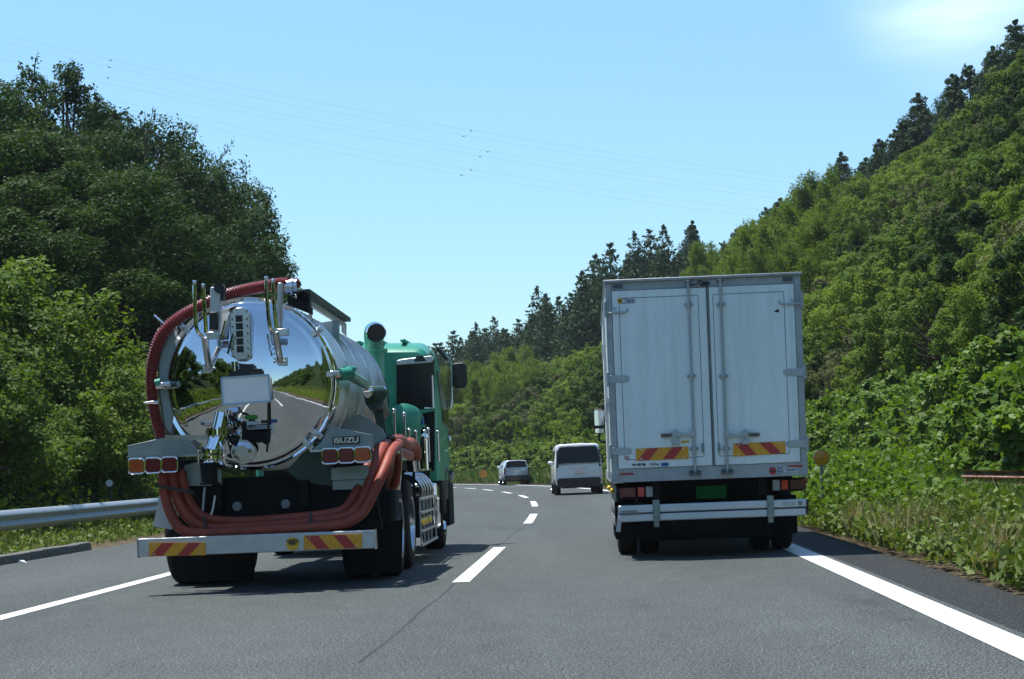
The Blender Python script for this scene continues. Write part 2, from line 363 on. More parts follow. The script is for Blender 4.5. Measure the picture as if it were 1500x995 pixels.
# ------------------------------------------------------------------ road
_CP = [(-200,-10.8),(-120,-7.0),(-60,-4.2),(0,-1.38),(8.7,-.98),(17.2,-.587),(24.3,-.278),(33.8,.16),(40.3,.34),(48.5,.45),(55.5,.42),(63.3,.20),(74.6,-.48),(85.5,-1.50),(94.2,-2.55),(107,-4.75),(119,-7.5),(135,-12.2),(160,-21.5),(190,-35),(230,-57)]
_cy = np.array([a for a, b in _CP], float); _cx = np.array([b for a, b in _CP], float)
_ct = np.gradient(_cx, _cy)
def center(Y):
    i = int(np.clip(np.searchsorted(_cy, Y)-1, 0, len(_cy)-2)); h = _cy[i+1]-_cy[i]; t = (Y-_cy[i])/h
    return float((2*t**3-3*t*t+1)*_cx[i] + (t**3-2*t*t+t)*h*_ct[i] + (-2*t**3+3*t*t)*_cx[i+1] + (t**3-t*t)*h*_ct[i+1])
def offp(Y, d, z=0.0):
    """point at distance d to the right of the lane line, level with Y on it"""
    s = (center(Y+.5)-center(Y-.5)); L = sqrt(1+s*s)
    return Vector((center(Y) + d/L, Y - d*s/L, z))
YS = [y for y in np.arange(-190, 0, 6)] + [y for y in np.arange(0, 226, 1.5)]
def strip(name, d0, d1, z, mat, ys=YS, label=None):
    m = MB(); n = len(ys); vs = []
    for y in ys: vs += [offp(y, d0, z), offp(y, d1, z)]
    m.add(vs, [(2*i, 2*i+1, 2*i+3, 2*i+2) for i in range(n-1)])
    return tag(m.build(name, mat, smooth=False), kind='structure')
strip('road', -3.85, 3.85, 0, M['asphalt'])
strip('left_shoulder_paving', -6.95, -3.85, -.002, M['asphalt'])
strip('right_shoulder_paving', 3.85, 4.47, -.002, M['asphalt_dark'])
strip('left_edge_line', -3.76, -3.58, .004, M['line'])
strip('right_edge_line', 3.53, 3.78, .004, M['line'])
dm = MB()
for a, b in [(-92.4+15.6*k, -85.5+15.6*k) for k in range(6)] + [(1.2,8.1),(17.2,24.3),(33.8,40.3),(47.5,54.2),(60.7,66.2),(71.9,77.0),(82.3,87.3),(91.3,96.2),(100,106)]:
    ys = np.linspace(a, b, 7); vs = []
    for y in ys: vs += [offp(y, -.085, .004), offp(y, .085, .004)]
    dm.add(vs, [(2*i, 2*i+1, 2*i+3, 2*i+2) for i in range(6)])
tag(dm.build('lane_line', M['line'], smooth=False), kind='structure')
sm = MB(); ys = np.arange(10.3, 70, .35); vs = []
for y in ys:
    w = .006 + .006*random.random(); o = .03*sin(y*1.7)*.3 + .01*random.random() - .05
    vs += [offp(y, o-w, .002), offp(y, o+w, .002)]
sm.add(vs, [(2*i, 2*i+1, 2*i+3, 2*i+2) for i in range(len(ys)-1)])
tag(sm.build('road_seam', M['seam'], smooth=False), kind='structure')

# ------------------------------------------------------------------ terrain
def vnoise(x, y, s=0):
    return (sin(x*.37+s)*cos(y*.29-s*1.3) + .6*sin(x*.83+y*.61+s*2) + .4*cos(x*1.7-y*1.3+s))/2
_RC = np.array([(-190,48,-190,24),(-60,48,-60,25),(0,47,0,30),(40,44,50,31),(80,40,100,28.5),(110,34.5,150,23.3),(135,27,200,20.3),(160,16,250,15),(190,5,300,12),(215,-15,390,7.5),(225,-30,430,5)], float)
def crest(s):
    return [float(np.interp(s, _RC[:,0], _RC[:,k])) for k in (1,2,3)]
_RB = [(4.42,-.03),(6.0,.06),(8.6,.22),(10.0,.9),(12.5,3.0)]
def rsurf(s, t):
    """right hillside: t in 0..1 toe (12.5 m from the lane line) to crest, beyond 1 the back slope"""
    p = offp(s, 12.5, 3.0); cx, cy, cz = crest(s)
    if t <= 1:
        q = Vector((p.x+(cx-p.x)*t, p.y+(cy-p.y)*t, 3.0+(cz-3.0)*t**.93))
        a = min(1, t*6)*min(1, (1-t)*8+.3)
        q.z += a*1.1*vnoise(q.x*.35, q.y*.35)
        return q
    d = Vector((cx-p.x, cy-p.y, 0)).normalized()
    return Vector((cx+d.x*(t-1)*40, cy+d.y*(t-1)*40, cz-(t-1)*14))
SR = list(np.arange(-190, 0, 12)) + list(np.arange(0, 226, 4))
tv = []; TT_ = [i/14 for i in range(1, 15)] + [1.3, 2.0]
for s in SR:
    row = [offp(s, d, z) for d, z in _RB] + [rsurf(s, t) for t in TT_]
    tv.append(row)
nc = len(tv[0]); m = MB()
for row in tv: m.v += [tuple(p) for p in row]
for i in range(len(tv)-1):
    for j in range(nc-1):
        m.f.append((i*nc+j, i*nc+j+1, (i+1)*nc+j+1, (i+1)*nc+j)); m.m.append(0 if j >= 3 else 1)
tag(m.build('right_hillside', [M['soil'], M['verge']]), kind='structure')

# left bank: offset d to the left of the lane line -> height
def lheight(Y, d):
    top = float(np.interp(Y, [-190,-40,20,45,66,84,100,125,200], [8,8,7.5,7,6.8,5.4,2.6,.8,.5]))
    prof = float(np.interp(d, [6.9,7.6,9.2,11,14,20,30,60], [0,.03,.25,.50,.74,.86,1.0,1.25]))
    low = float(np.interp(d, [6.9,7.6,9.2], [-.03,.05,.25]))
    return low if d <= 9.2 else .25 + (top-.25)*(prof-.25)/1.0 + .25*vnoise(d, Y, 2)*min(1, (d-9.2)/3)
SL = list(np.arange(-190, 0, 10)) + list(np.arange(0, 150, 3)); DL = [6.93,7.6,8.4,9.2,10,11,12.5,14,17,20,25,30,40,60]
m = MB(); nc = len(DL)
for s in SL: m.v += [tuple(offp(s, -d, lheight(s, d))) for d in DL]
for i in range(len(SL)-1):
    for j in range(nc-1):
        m.f.append((i*nc+j, i*nc+j+1, (i+1)*nc+j+1, (i+1)*nc+j)); m.m.append(0 if j >= 3 else 1)
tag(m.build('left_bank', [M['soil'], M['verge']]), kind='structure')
m = MB(); m.add([(-900,-500,-.25),(900,-500,-.25),(900,1500,-.25),(-900,1500,-.25)], [(0,1,2,3)])
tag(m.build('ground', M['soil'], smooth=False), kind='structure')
# ------------------------------------------------------------------ leaves
def unit(a): return a/np.maximum(np.linalg.norm(a, axis=1, keepdims=True), 1e-9)
def rdir(n, up=0.0):
    a = rng.normal(size=(n,3)); a[:,2] += up; return unit(a)
def leaf_arrays(P, Nrm, L, Wd, fold=.18, droop=0.0, T=None):
    """rhombic leaves lying in the plane with normal Nrm"""
    n = len(P)
    t = rdir(n) if T is None else T
    t = unit(t - Nrm*np.sum(t*Nrm, axis=1, keepdims=True))
    if droop: t[:,2] -= droop; t = unit(t)
    b = unit(np.cross(Nrm, t)); L = L[:,None]; Wd = Wd[:,None]
    V = np.empty((n,4,3))
    V[:,0] = P - t*L*.5; V[:,1] = P + b*Wd*.5 - Nrm*fold*Wd + t*L*.08; V[:,2] = P + t*L*.5; V[:,3] = P - b*Wd*.5 - Nrm*fold*Wd + t*L*.08
    return V
def quads_object(name, V, tint, mat, parent=None, link=True, extra=None):
    """V: n x 4 x 3; extra: optional (verts, faces, material) merged in second slot"""
    n = len(V); me = bpy.data.meshes.new(name)
    ev, ef = (extra[0], extra[1]) if extra else ([], [])
    nv = n*4 + len(ev); co_ = np.concatenate([V.reshape(-1,3), np.array(ev, float).reshape(-1,3)]) if len(ev) else V.reshape(-1,3)
    me.vertices.add(nv); me.vertices.foreach_set('co', co_.astype(np.float32).ravel())
    li = list(range(n*4)); starts = list(range(0, n*4, 4)); 
    for f in ef:
        starts.append(len(li)); li += [i + n*4 for i in f]
    me.loops.add(len(li)); me.loops.foreach_set('vertex_index', li)
    me.polygons.add(len(starts)); me.polygons.foreach_set('loop_start', starts)
    mi = [0]*n + [1]*len(ef); me.materials.append(mat)
    if extra: me.materials.append(extra[2])
    me.polygons.foreach_set('material_index', mi)
    me.update(calc_edges=True)
    a = me.attributes.new('tint', 'FLOAT', 'POINT')
    tt = np.zeros(nv, np.float32); tt[:n*4] = np.repeat(np.clip(tint, 0, 1), 4); a.data.foreach_set('value', tt)
    if not link: return me
    o = bpy.data.objects.new(name, me); COL.objects.link(o)
    if parent: o.parent = parent
    return o
def clump(c, r, n, ls, asp=.55, up=.6, flat=.75, fill=.55, base=.5, var=.22):
    """leaf shell around c; returns (V, tint)"""
    d = rdir(n, .25); rad = r*(fill + (1-fill)*rng.random(n)**.5)*(1+.18*rng.normal(size=n)*.6)
    P = np.array(c) + d*rad[:,None]*np.array([1,1,flat])
    Nr = unit(d*.55 + rdir(n)*.6 + np.array([0,0,up]))
    L = ls*(.65+.7*rng.random(n))
    return leaf_arrays(P, Nr, L, L*asp), base + var*rng.normal(size=n)
def cat(parts):
    return np.concatenate([p[0] for p in parts]), np.concatenate([p[1] for p in parts])

def limb(m, a, b, r0, r1, k=4, wob=.12):
    a, b = Vector(a), Vector(b); L = (b-a).length; pts = []
    for i in range(k+1):
        t = i/k; p = a.lerp(b, t)
        if 0 < i < k: p += Vector((random.uniform(-1,1), random.uniform(-1,1), random.uniform(-.4,.4)))*L*wob*.5
        pts.append(p)
    m.tube(pts, [r0+(r1-r0)*i/k for i in range(k+1)], 6, cap=False); return pts

def broadleaf(seed, H, Rr, nc, nl, ls, zbase=.35, asp=.55, sprays=10, cone=.0, cr=(.24,.40), var=.2):
    """returns (V, tint, trunk MB); crown of uneven leaf clumps on limbs"""
    random.seed(seed); parts = []; m = MB(); tr = H*.022+.04
    top = limb(m, (0,0,-.8), (random.uniform(-.2,.2)*Rr*.4, random.uniform(-.2,.2)*Rr*.4, H*.72), tr, tr*.35, 6, .05)
    cs = []
    for i in range(nc):
        a = i*2.39996 + random.uniform(-.4,.4); zt = (i+.5)/nc
        z = H*(zbase + (1-zbase)*zt*.93)
        env = Rr*sqrt(max(.05, 1-(abs(zt-.38)/.66)**2.0))*(1-cone*zt)
        rr = env*random.uniform(.5,1.08) if zt < .85 else env*random.uniform(.1,.6)
        c = (cos(a)*rr, sin(a)*rr, z + random.uniform(-.05,.05)*H)
        r = Rr*random.uniform(*cr)*(1-.25*zt)
        cs.append((c, r))
        limb(m, top[min(5, 2+int(3*zt))], c, tr*.35, tr*.08, 3)
    tot = sum(r*r for c, r in cs)
    for c, r in cs:
        k = max(30, int(nl*r*r/tot)); b0 = .45 + random.uniform(-.18,.18)
        parts.append(clump(c, r, k, ls, asp, base=b0, var=var*.7))
        for _ in range(2):      # smaller lumps that break the outline
            d = Vector((random.gauss(0,1), random.gauss(0,1), random.gauss(.3,1))).normalized()
            parts.append(clump(Vector(c)+d*r*1.0, r*random.uniform(.3,.5), int(k*.16)+6, ls, asp, base=b0+.08, var=var*.7))
    for i in range(sprays):     # thin twigs carrying sparse leaves above the crown
        c, r = random.choice(cs[len(cs)//3:]); d = Vector((random.gauss(0,.7), random.gauss(0,.7), random.uniform(.4,1.2))).normalized()
        p = Vector(c)+d*r*.7; q = Vector(c)+d*r*random.uniform(1.5,2.0)
        limb(m, p, q, .02, .008, 3)
        k = 26; tt = rng.random(k)[:,None]; P = np.array(p)*(1-tt)+np.array(q)*tt + rng.normal(size=(k,3))*r*.13
        L = ls*(.7+.6*rng.random(k)); parts.append((leaf_arrays(P, rdir(k,.6), L, L*asp), .55+.2*rng.normal(size=k)))
    V, t = cat(parts); return V, t, m
def cedar(seed, H, Rr, nl, ls):
    random.seed(seed); m = MB(); m.tube([(0,0,-.8),(0.05,0,H*.5),(0,0,H*.97)], [H*.017+.05, H*.010+.02, .02], 7, cap=False)
    parts = []; lv = int(H*1.5)
    for i in range(lv):
        zt = i/(lv-1); z = H*(.16+.83*zt); r = Rr*min(1,(1-zt)*1.9)**.7*(.72+.28*(1-zt))*random.uniform(.72,1.15)+.15
        nb = max(4, int(7*(1-zt)+4))
        for k in range(nb):
            a = 2*pi*k/nb + i*1.1 + random.uniform(-.35,.35); rr = r*random.uniform(.6,1.15)
            c = Vector((cos(a)*rr*.62, sin(a)*rr*.62, z - rr*.10 + random.uniform(-.15,.15)))
            q = max(8, int(nl/(lv*5.5)*(.35+r/Rr)))
            d = rdir(q, .1); P = np.array(c) + d*(rng.random(q)**.4)[:,None]*np.array([.48*rr+.12]*2+[.30*rr+.14])
            out = np.tile(np.array([cos(a), sin(a), .25]), (q,1)) + rng.normal(size=(q,3))*.5
            L = ls*(.6+.8*rng.random(q))
            parts.append((leaf_arrays(P, unit(d*.5+rdir(q,.5)), L, L*.38, .1, T=unit(out)), .5+.22*rng.normal(size=q)+random.uniform(-.12,.12)))
    V, t = cat(parts); return V, t, m
def bamboo(seed, H, Rr, nculm, nl, ls):
    random.seed(seed); m = MB(); parts = []
    for i in range(nculm):
        a = random.uniform(0, 2*pi); rr = Rr*.5*sqrt(random.random()); b = Vector((cos(a)*rr, sin(a)*rr, -.4))
        h = H*random.uniform(.72,1.0); ln = Vector((cos(a+random.uniform(-.6,.6)), sin(a), 0))*h*random.uniform(.10,.22)
        pts = [b + ln*(t**2.2) + Vector((0,0,h*t - h*.10*t**5)) for t in (0,.25,.5,.7,.85,.95,1.0)]
        m.tube(pts, [.05,.045,.035,.025,.015,.01,.005], 5, cap=False)
        k = nl//nculm; t = .28 + .72*rng.random(k)**.8
        P = np.stack([np.interp(t, (0,.25,.5,.7,.85,.95,1.0), [p[j] for p in pts]) for j in range(3)], 1)
        sp = (Rr*.33*(1.12-t)**.6)[:,None]; gr = rng.integers(0, 40, k)
        off = rng.normal(size=(40,3))[gr]*sp*.8 + rng.normal(size=(k,3))*sp*.28; P += off*np.array([1,1,.6]); P[:,2] -= np.abs(off[:,0])*.3
        L = ls*(.6+.8*rng.random(k)); T = unit(np.concatenate([rng.normal(size=(k,2)), -.5-rng.random((k,1))], 1))
        parts.append((leaf_arrays(P, rdir(k,.8), L, L*.24, .1, T=T), .45+.2*rng.normal(size=k)+random.uniform(-.15,.15)))
    V, t = cat(parts); return V, t, m
def sumac(seed, H, Rr, ls):
    """pinnate fronds radiating from a few stems"""
    random.seed(seed); m = MB(); parts = []
    for i in range(34):
        a = i*2.4+random.uniform(-.3,.3); zt = random.random(); o = Vector((cos(a)*Rr*.25*random.random(), sin(a)*Rr*.25*random.random(), H*(.35+.6*zt)))
        if i % 4 == 0: limb(m, (0,0,-.4), o, .05, .02, 3)
        Lf = Rr*random.uniform(.55,.95); pr = []
        for k in range(13):
            t = k/12; pr.append(o + Vector((cos(a)*Lf*t, sin(a)*Lf*t, Lf*(.42*t-.55*t*t))))
        P = []; T = []
        for k in range(1, 13):
            for s in (-1, 1):
                d = Vector((-sin(a)*s, cos(a)*s, -.18)); ll = Lf*.22*(1-.55*abs(k/12-.4)); P.append(pr[k]+d*ll*.5); T.append((*d, ll))
        P = np.array([tuple(p) for p in P]); L = np.array([x[3] for x in T]); T = unit(np.array([x[:3] for x in T]))
        parts.append((leaf_arrays(P, unit(np.tile([0,0,1.],(len(P),1))+rng.normal(size=(len(P),3))*.25), L, L*.3, .1, T=T), .6+.15*rng.normal(size=len(P))+random.uniform(-.1,.1)))
    V, t = cat(parts); return V, t, m

class Kind:
    """one sort of plant: crown mesh and trunk mesh shared by all its copies"""
    def __init__(s, name, VTm, mat, crown='crown', trunk='trunk'):
        V, t, m = VTm; s.name = name; s.crown = crown; s.trunk = trunk
        s.cm = quads_object(name+'_crown', V, t, mat, link=False)
        o = m.build('tmp', M['bark']); s.tm = o.data; bpy.data.objects.remove(o)
    def place(s, loc, rz, sc, label, cat_, group, sz=None, tilt=0):
        r = thing(s.name, loc, rz, label, cat_, group); r.scale = (sc, sc, sz or sc)
        if tilt: r.rotation_euler = (random.uniform(-tilt, tilt), random.uniform(-tilt, tilt), rz)
        for nm, me in ((s.crown, s.cm), (s.trunk, s.tm)):
            o = bpy.data.objects.new(nm, me); COL.objects.link(o); o.parent = r
        return r
K = {}
K['oakL1'] = Kind('evergreen_oak', broadleaf(11, 9.5, 4.2, 52, 34000, .125, .30, sprays=34, cr=(.17,.30)), M['leaf_dark'])
K['oakL2'] = Kind('evergreen_oak', broadleaf(12, 8.5, 3.9, 48, 32000, .125, .30, sprays=34, cr=(.17,.30)), M['leaf_dark'])
K['oakL3'] = Kind('evergreen_oak', broadleaf(13, 10.5, 3.4, 44, 16000, .12, .3, sprays=60, cr=(.11,.21)), M['leaf_dark'])
K['bushA'] = Kind('leafy_shrub', broadleaf(21, 2.6, 1.7, 22, 7500, .115, .06, sprays=12), M['leaf_mid'], 'foliage', 'stem')
K['bushB'] = Kind('leafy_shrub', broadleaf(22, 2.3, 1.8, 24, 8000, .10, .04, sprays=14), M['leaf_mid'], 'foliage', 'stem')
K['bushC'] = Kind('leafy_shrub', broadleaf(23, 2.2, 1.7, 20, 6500, .12, .04, sprays=12), M['leaf_light'], 'foliage', 'stem')
K['sumac'] = Kind('sumac_shrub', sumac(31, 2.6, 2.0, .3), M['leaf_light'], 'foliage', 'stem')
K['slopeA'] = Kind('slope_tree', broadleaf(41, 5.0, 2.9, 40, 12000, .175, .12, sprays=8, cr=(.15,.28)), M['leaf_mid'])
K['slopeB'] = Kind('slope_tree', broadleaf(42, 4.6, 3.0, 42, 12500, .16, .10, sprays=14, cr=(.14,.27)), M['leaf_light'])
K['slopeC'] = Kind('slope_tree', broadleaf(43, 5.2, 2.7, 36, 11000, .18, .14, sprays=8, cr=(.15,.28)), M['leaf_dark'])
K['slopeD'] = Kind('pale_slope_tree', broadleaf(44, 4.2, 2.9, 44, 11000, .13, .10, sprays=34, cr=(.12,.24)), M['olive'])
K['cedA'] = Kind('cedar_tree', cedar(51, 12.5, 3.1, 22000, .30), M['cedar'])
K['cedB'] = Kind('cedar_tree', cedar(52, 11, 3.0, 21000, .30), M['cedar'])
K['cedC'] = Kind('cedar_tree', cedar(53, 9, 2.6, 12000, .28), M['cedar'])
K['kudzu'] = Kind('kudzu_bush', broadleaf(71, 2.4, 1.7, 22, 3300, .19, .02, asp=.85, sprays=7, cr=(.2,.42)), M['kudzu'], 'foliage', 'stem')
K['hedge'] = Kind('hedge_bush', broadleaf(72, 2.6, 2.1, 22, 4200, .24, .02, asp=.7, sprays=4, cr=(.25,.4)), M['leaf_mid'], 'foliage', 'stem')
K['oakR'] = Kind('ridge_evergreen', broadleaf(46, 8.0, 3.0, 26, 9000, .26, .1, sprays=14, cr=(.18,.33)), M['cedar'])
K['bamA'] = Kind('bamboo_clump', bamboo(61, 7.0, 2.6, 14, 14000, .27), M['bamboo'], 'foliage', 'culm')
K['bamB'] = Kind('bamboo_clump', bamboo(62, 6.2, 2.8, 15, 14000, .26), M['bamboo'], 'foliage', 'culm')
def inview(p, mg=120, h=8):
    if p[1] < 4: return False
    k = F/p[1]; u = p[0]*k; v = V0-(p[2]-CAMH)*k; vt = V0-(p[2]+h-CAMH)*k
    return -750-mg < u < 750+mg and v > -560-mg and vt < 520+mg
def scr(p):
    k = F/p[1]; u = p[0]*k; v = V0-(p[2]-CAMH)*k
    return 750+u*cos(ROLL)+v*sin(ROLL), 497.5-u*sin(ROLL)+v*cos(ROLL)
def ordinal(i):
    w = ['first','second','third','fourth','fifth','sixth','seventh','eighth','ninth','tenth','eleventh','twelfth','thirteenth','fourteenth','fifteenth','sixteenth','seventeenth','eighteenth','nineteenth','twentieth']
    return w[i] if i < 20 else str(i+1)+('st' if i%10==0 else 'nd' if i%10==1 else 'rd' if i%10==2 else 'th')

# ---- left bank: big evergreen oaks (photo pixel of crown top, distance, kind, scale)
random.seed(5)
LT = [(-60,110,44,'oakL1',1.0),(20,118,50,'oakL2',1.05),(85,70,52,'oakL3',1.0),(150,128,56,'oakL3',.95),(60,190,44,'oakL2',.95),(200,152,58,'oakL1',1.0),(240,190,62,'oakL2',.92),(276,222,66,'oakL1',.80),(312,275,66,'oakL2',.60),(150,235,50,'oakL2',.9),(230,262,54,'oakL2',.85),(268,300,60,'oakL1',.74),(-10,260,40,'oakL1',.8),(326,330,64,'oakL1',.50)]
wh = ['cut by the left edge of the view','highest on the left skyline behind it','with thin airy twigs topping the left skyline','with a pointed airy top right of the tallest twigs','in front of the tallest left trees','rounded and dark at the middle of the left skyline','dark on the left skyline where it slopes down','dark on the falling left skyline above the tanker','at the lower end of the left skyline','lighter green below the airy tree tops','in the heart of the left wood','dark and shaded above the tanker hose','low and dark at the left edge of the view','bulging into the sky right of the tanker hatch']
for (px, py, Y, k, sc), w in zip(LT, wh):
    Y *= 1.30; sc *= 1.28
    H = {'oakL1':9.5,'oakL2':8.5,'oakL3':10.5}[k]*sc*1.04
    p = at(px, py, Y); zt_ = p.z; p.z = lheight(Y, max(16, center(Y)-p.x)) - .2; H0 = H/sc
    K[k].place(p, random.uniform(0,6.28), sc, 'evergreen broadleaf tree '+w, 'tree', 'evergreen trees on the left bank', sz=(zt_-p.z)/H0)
# ---- left bank: shrubs from guardrail up to the trees
random.seed(9); n = 0; pts = []
for tries in range(6000):
    Y = random.uniform(24, 80); d = random.uniform(10.3, 18.5); p = offp(Y, -d, lheight(Y, d))
    if not inview(p, 60, 3): continue
    if any((p.x-q.x)**2+(p.y-q.y)**2 < 1.5**2 for q in pts): continue
    pts.append(p)
pts.sort(key=lambda p: p.y)
for i, p in enumerate(pts):
    sx, sy = scr(p + Vector((0,0,1.3))); r = random.random()
    k = 'sumac' if r < .16 else random.choice(['bushA','bushB','bushA','bushC','bushB'])
    sc = random.choice([.8,1.0,1.15,1.35])*random.uniform(.9,1.1) if p.z > 1.8 else random.uniform(.75,1.1)
    low = p.z < 2.2
    kind = 'feathery bright sumac shrub' if k == 'sumac' else ('pale green shrub' if k == 'bushC' else 'mid green shrub')
    zone = ('just above the left guardrail' if low else 'high on the left bank') + (' near the view edge' if sx < 110 else ' beside the tanker' if sx > 220 else '')
    K[k].place(p - Vector((0,0,.25)), random.uniform(0,6.28), sc*(.72 if k == 'sumac' else 1), kind+' '+zone, 'shrub', 'shrubs on the left bank: '+kind+' '+zone)
# ---- right slope planting
def sample(n_try, s0, s1, t0, t1, dist, fn, seed, taken=None):
    random.seed(seed); out = []
    for _ in range(n_try):
        s = random.uniform(s0, s1); t = random.uniform(t0, t1); p = rsurf(s, t)
        if not inview(p, 90, 6): continue
        a = fn(s, t, p)
        if not a: continue
        dd = dist(p)
        if any((p.x-q[0].x)**2+(p.y-q[0].y)**2+(p.z-q[0].z)**2 < dd*dd for q in out): continue
        out.append((p, a, s, t))
    return out
def cedar_zone(s, t, p):
    x, y = scr(p)
    if x > 1270: return t > .91
    if x > 1150: return t > .96 and vnoise(p.x*2.2, p.y*.9, 4) > -.1
    if x > 1000: return t > .72
    lim = np.interp(x, [640, 760, 880, 1000], [.22, .30, .40, .62])
    return t > lim
def bam_zone(s, t, p):
    x, y = scr(p)
    return (950 < x < 1230 and 330 < y < 470 and y > 520-.12*(x-900)-110) or (655 < x < 770 and 560 < y < 640)
CED = sample(26000, 45, 224, .38, 1.12, lambda p: 1.9+.0062*p.y, lambda s,t,p: cedar_zone(s,t,p), 3)
CED.sort(key=lambda a: -a[3]); CEDREST = CED[290:]; CED = CED[:290]
sk = sorted([a for a in CED if a[3] > .9], key=lambda a: scr(a[0])[0]); ids = {id(a): i for i, a in enumerate(sk)}
for a in CED:
    p, _, s, t = a; x, y = scr(p)
    k = random.choice(['cedA','cedB','cedA','cedB','cedC']) if x < 1020 else random.choice(['oakR','cedC','oakR','cedC','oakR'])
    sc = random.uniform(.72,.98)*(1.0 if x < 960 else .80 if x < 1060 else .88)
    if id(a) in ids: lb = ordinal(ids[id(a)])+' dark evergreen from the left along the right ridge skyline'; gp = 'dark evergreens along the right ridge'
    else:
        lb = 'dark cedar in the far conifer wood '+('left of the white minivan' if x < 800 else 'above the white minivan' if x < 885 else 'rising behind the box truck'); gp = lb
    K[k].place(p-Vector((0,0,.3)), random.uniform(0,6.28), sc, lb, 'tree', gp, sz=sc*random.uniform(.85,1.12), tilt=.03)
cw = [cedar(151, 12, 2.6, 1700, .52)[:2], cedar(152, 11, 2.8, 1700, .52)[:2]]; cv = [[], []]
for p, _, s, t in CEDREST[:650]:
    V_, t_ = random.choice(cw); rz = random.uniform(0,6.28); sc = random.uniform(.72,1.02); Rm = np.array([[cos(rz),-sin(rz),0],[sin(rz),cos(rz),0],[0,0,1]])
    cv[0].append(V_@Rm.T*np.array([sc,sc,sc*random.uniform(.85,1.1)])+np.array(tuple(p-Vector((0,0,.3))))); cv[1].append(t_*.7+random.uniform(0,.3))
if cv[0]: tag(quads_object('cedar_wood', np.concatenate(cv[0]), np.concatenate(cv[1]), M['cedar']), 'dark cedar wood filling the far slope below the ridge', 'wood', kind='stuff')
BAM = sample(5000, 40, 210, .05, .97, lambda p: 2.0+.006*p.y, lambda s,t,p: t < .62 and bam_zone(s,t,p) and not cedar_zone(s,t,p), 4)[:110]
for p, _, s, t in BAM:
    x, y = scr(p); lb = 'feathery yellow-green bamboo clump '+('on the slope above the box truck' if x > 880 else 'on the far slope right of the tanker cab')
    K[random.choice(['bamA','bamB'])].place(p-Vector((0,0,.2)), random.uniform(0,6.28), random.uniform(.75,1.1), lb, 'bamboo', lb)
SLP = sample(22000, 14, 215, .015, 1.04, lambda p: 1.35+.0085*p.y, lambda s,t,p: not cedar_zone(s,t,p) and not (t < .62 and bam_zone(s,t,p)), 6)
SLP.sort(key=lambda a: a[0].y); nA = 0
cnt = {}
lowres = {}
def low_variant(k):
    if k not in lowres:
        args = {'slopeA':(141,5.0,2.9,26,1700,.36,.12),'slopeB':(142,4.6,3.0,28,1800,.34,.10),'slopeC':(143,5.2,2.7,24,1600,.37,.14),'slopeD':(144,4.2,2.9,30,1800,.30,.10)}[k]
        lowres[k] = broadleaf(*args, sprays=4, cr=(.16,.30))[:2]
    return lowres[k]
farV = {k: ([], []) for k in ('slopeA','slopeB','slopeC','slopeD')}
for p, _, s, t in SLP:
    x, y = scr(p); r = random.random() + .35*vnoise(p.x*.6, p.y*.25, 1)
    k = 'slopeD' if (r < .2 or (x > 1100 and t > .72 and r < .55)) else 'slopeA' if r < .5 else 'slopeB' if r < .88 else 'slopeC'
    sc = random.uniform(.52,.80)*(.66+.0035*min(p.y, 160)); sz = sc*random.uniform(.8,1.2); q = p-Vector((0,0,1.3*sc)); rz = random.uniform(0,6.28)
    if sum(cnt.values()) < 400:
        cnt[k] = cnt.get(k, 0)+1
        dk = {'slopeA':'mid green rounded tree','slopeB':'bright green bushy tree','slopeC':'dark green rounded tree','slopeD':'pale olive brushy tree'}[k]
        zn = 'low on the right hillside' if t < .25 else ('just below the right ridge' if t > .7 else 'halfway up the right hillside')
        zn += ' left of the box truck' if x < 885 else ' above or behind the box truck' if x < 1185 else ' right of the box truck'
        K[k].place(q, rz, sc, dk+' '+zn, 'tree', dk+' '+zn, sz=sz)
    else:
        V_, t_ = low_variant(k); Rm = np.array([[cos(rz),-sin(rz),0],[sin(rz),cos(rz),0],[0,0,1]])
        farV[k][0].append(V_@Rm.T*np.array([sc,sc,sz])+np.array(tuple(q))); farV[k][1].append(t_*.65+random.uniform(0,.35))
allV = []; 
for k, mt in (('slopeA','leaf_mid'),('slopeB','leaf_light'),('slopeC','leaf_dark'),('slopeD','olive')):
    if farV[k][0]: allV.append((np.concatenate(farV[k][0]), np.concatenate(farV[k][1]), mt))
fo = quads_object('slope_wood', np.concatenate([v for v, t, m_ in allV]), np.concatenate([t for v, t, m_ in allV]), M[allV[0][2]])
for v, t, m_ in allV[1:]: fo.data.materials.append(M[m_])
fo.data.polygons.foreach_set('material_index', np.concatenate([np.full(len(v), i_, np.int32) for i_, (v, t, m_) in enumerate(allV)]))
tag(fo, 'distant leafy wood covering the upper and farther right hillside', 'wood', kind='stuff')
print('FAR', sum(len(farV[k][0]) for k in farV))
print('PLANTS cedar', len(CED), 'bamboo', len(BAM), 'slope', cnt, 'leftshrub', len(pts))

# ---- ground covers (nobody could count them)
def cover(name, sampler, n, ls, mat, asp=.6, lift=.25, up=.7, seed=1, label=''):
    global rng
    rng = np.random.default_rng(seed); random.seed(seed)
    P = np.array([tuple(sampler()) for _ in range(n)]); P[:,2] += lift*rng.random(n)
    L = ls*(.6+.8*rng.random(n)) if not callable(ls) else ls(P)*(.6+.8*rng.random(n))
    tn = np.array([vnoise(p[0]*1.1, p[1]*.8, 3) for p in P])*.22
    o = quads_object(name, leaf_arrays(P, rdir(n, up), L, L*asp), .45+.2*rng.normal(size=n)+tn, mat)
    return tag(o, label, 'ground cover', kind='stuff')
def s_right():
    s = 12+205*random.random()**1.15; t = random.random()*1.02; p = rsurf(s, t)
    p.z += .55*max(0, vnoise(p.x*2.1, p.y*2.1, 5)); return p
cover('undergrowth', s_right, 150000, lambda P: .09+.0015*P[:,1], M['leaf_light'], lift=1.1, seed=2, label='tangled green undergrowth covering the right hillside between the trees')
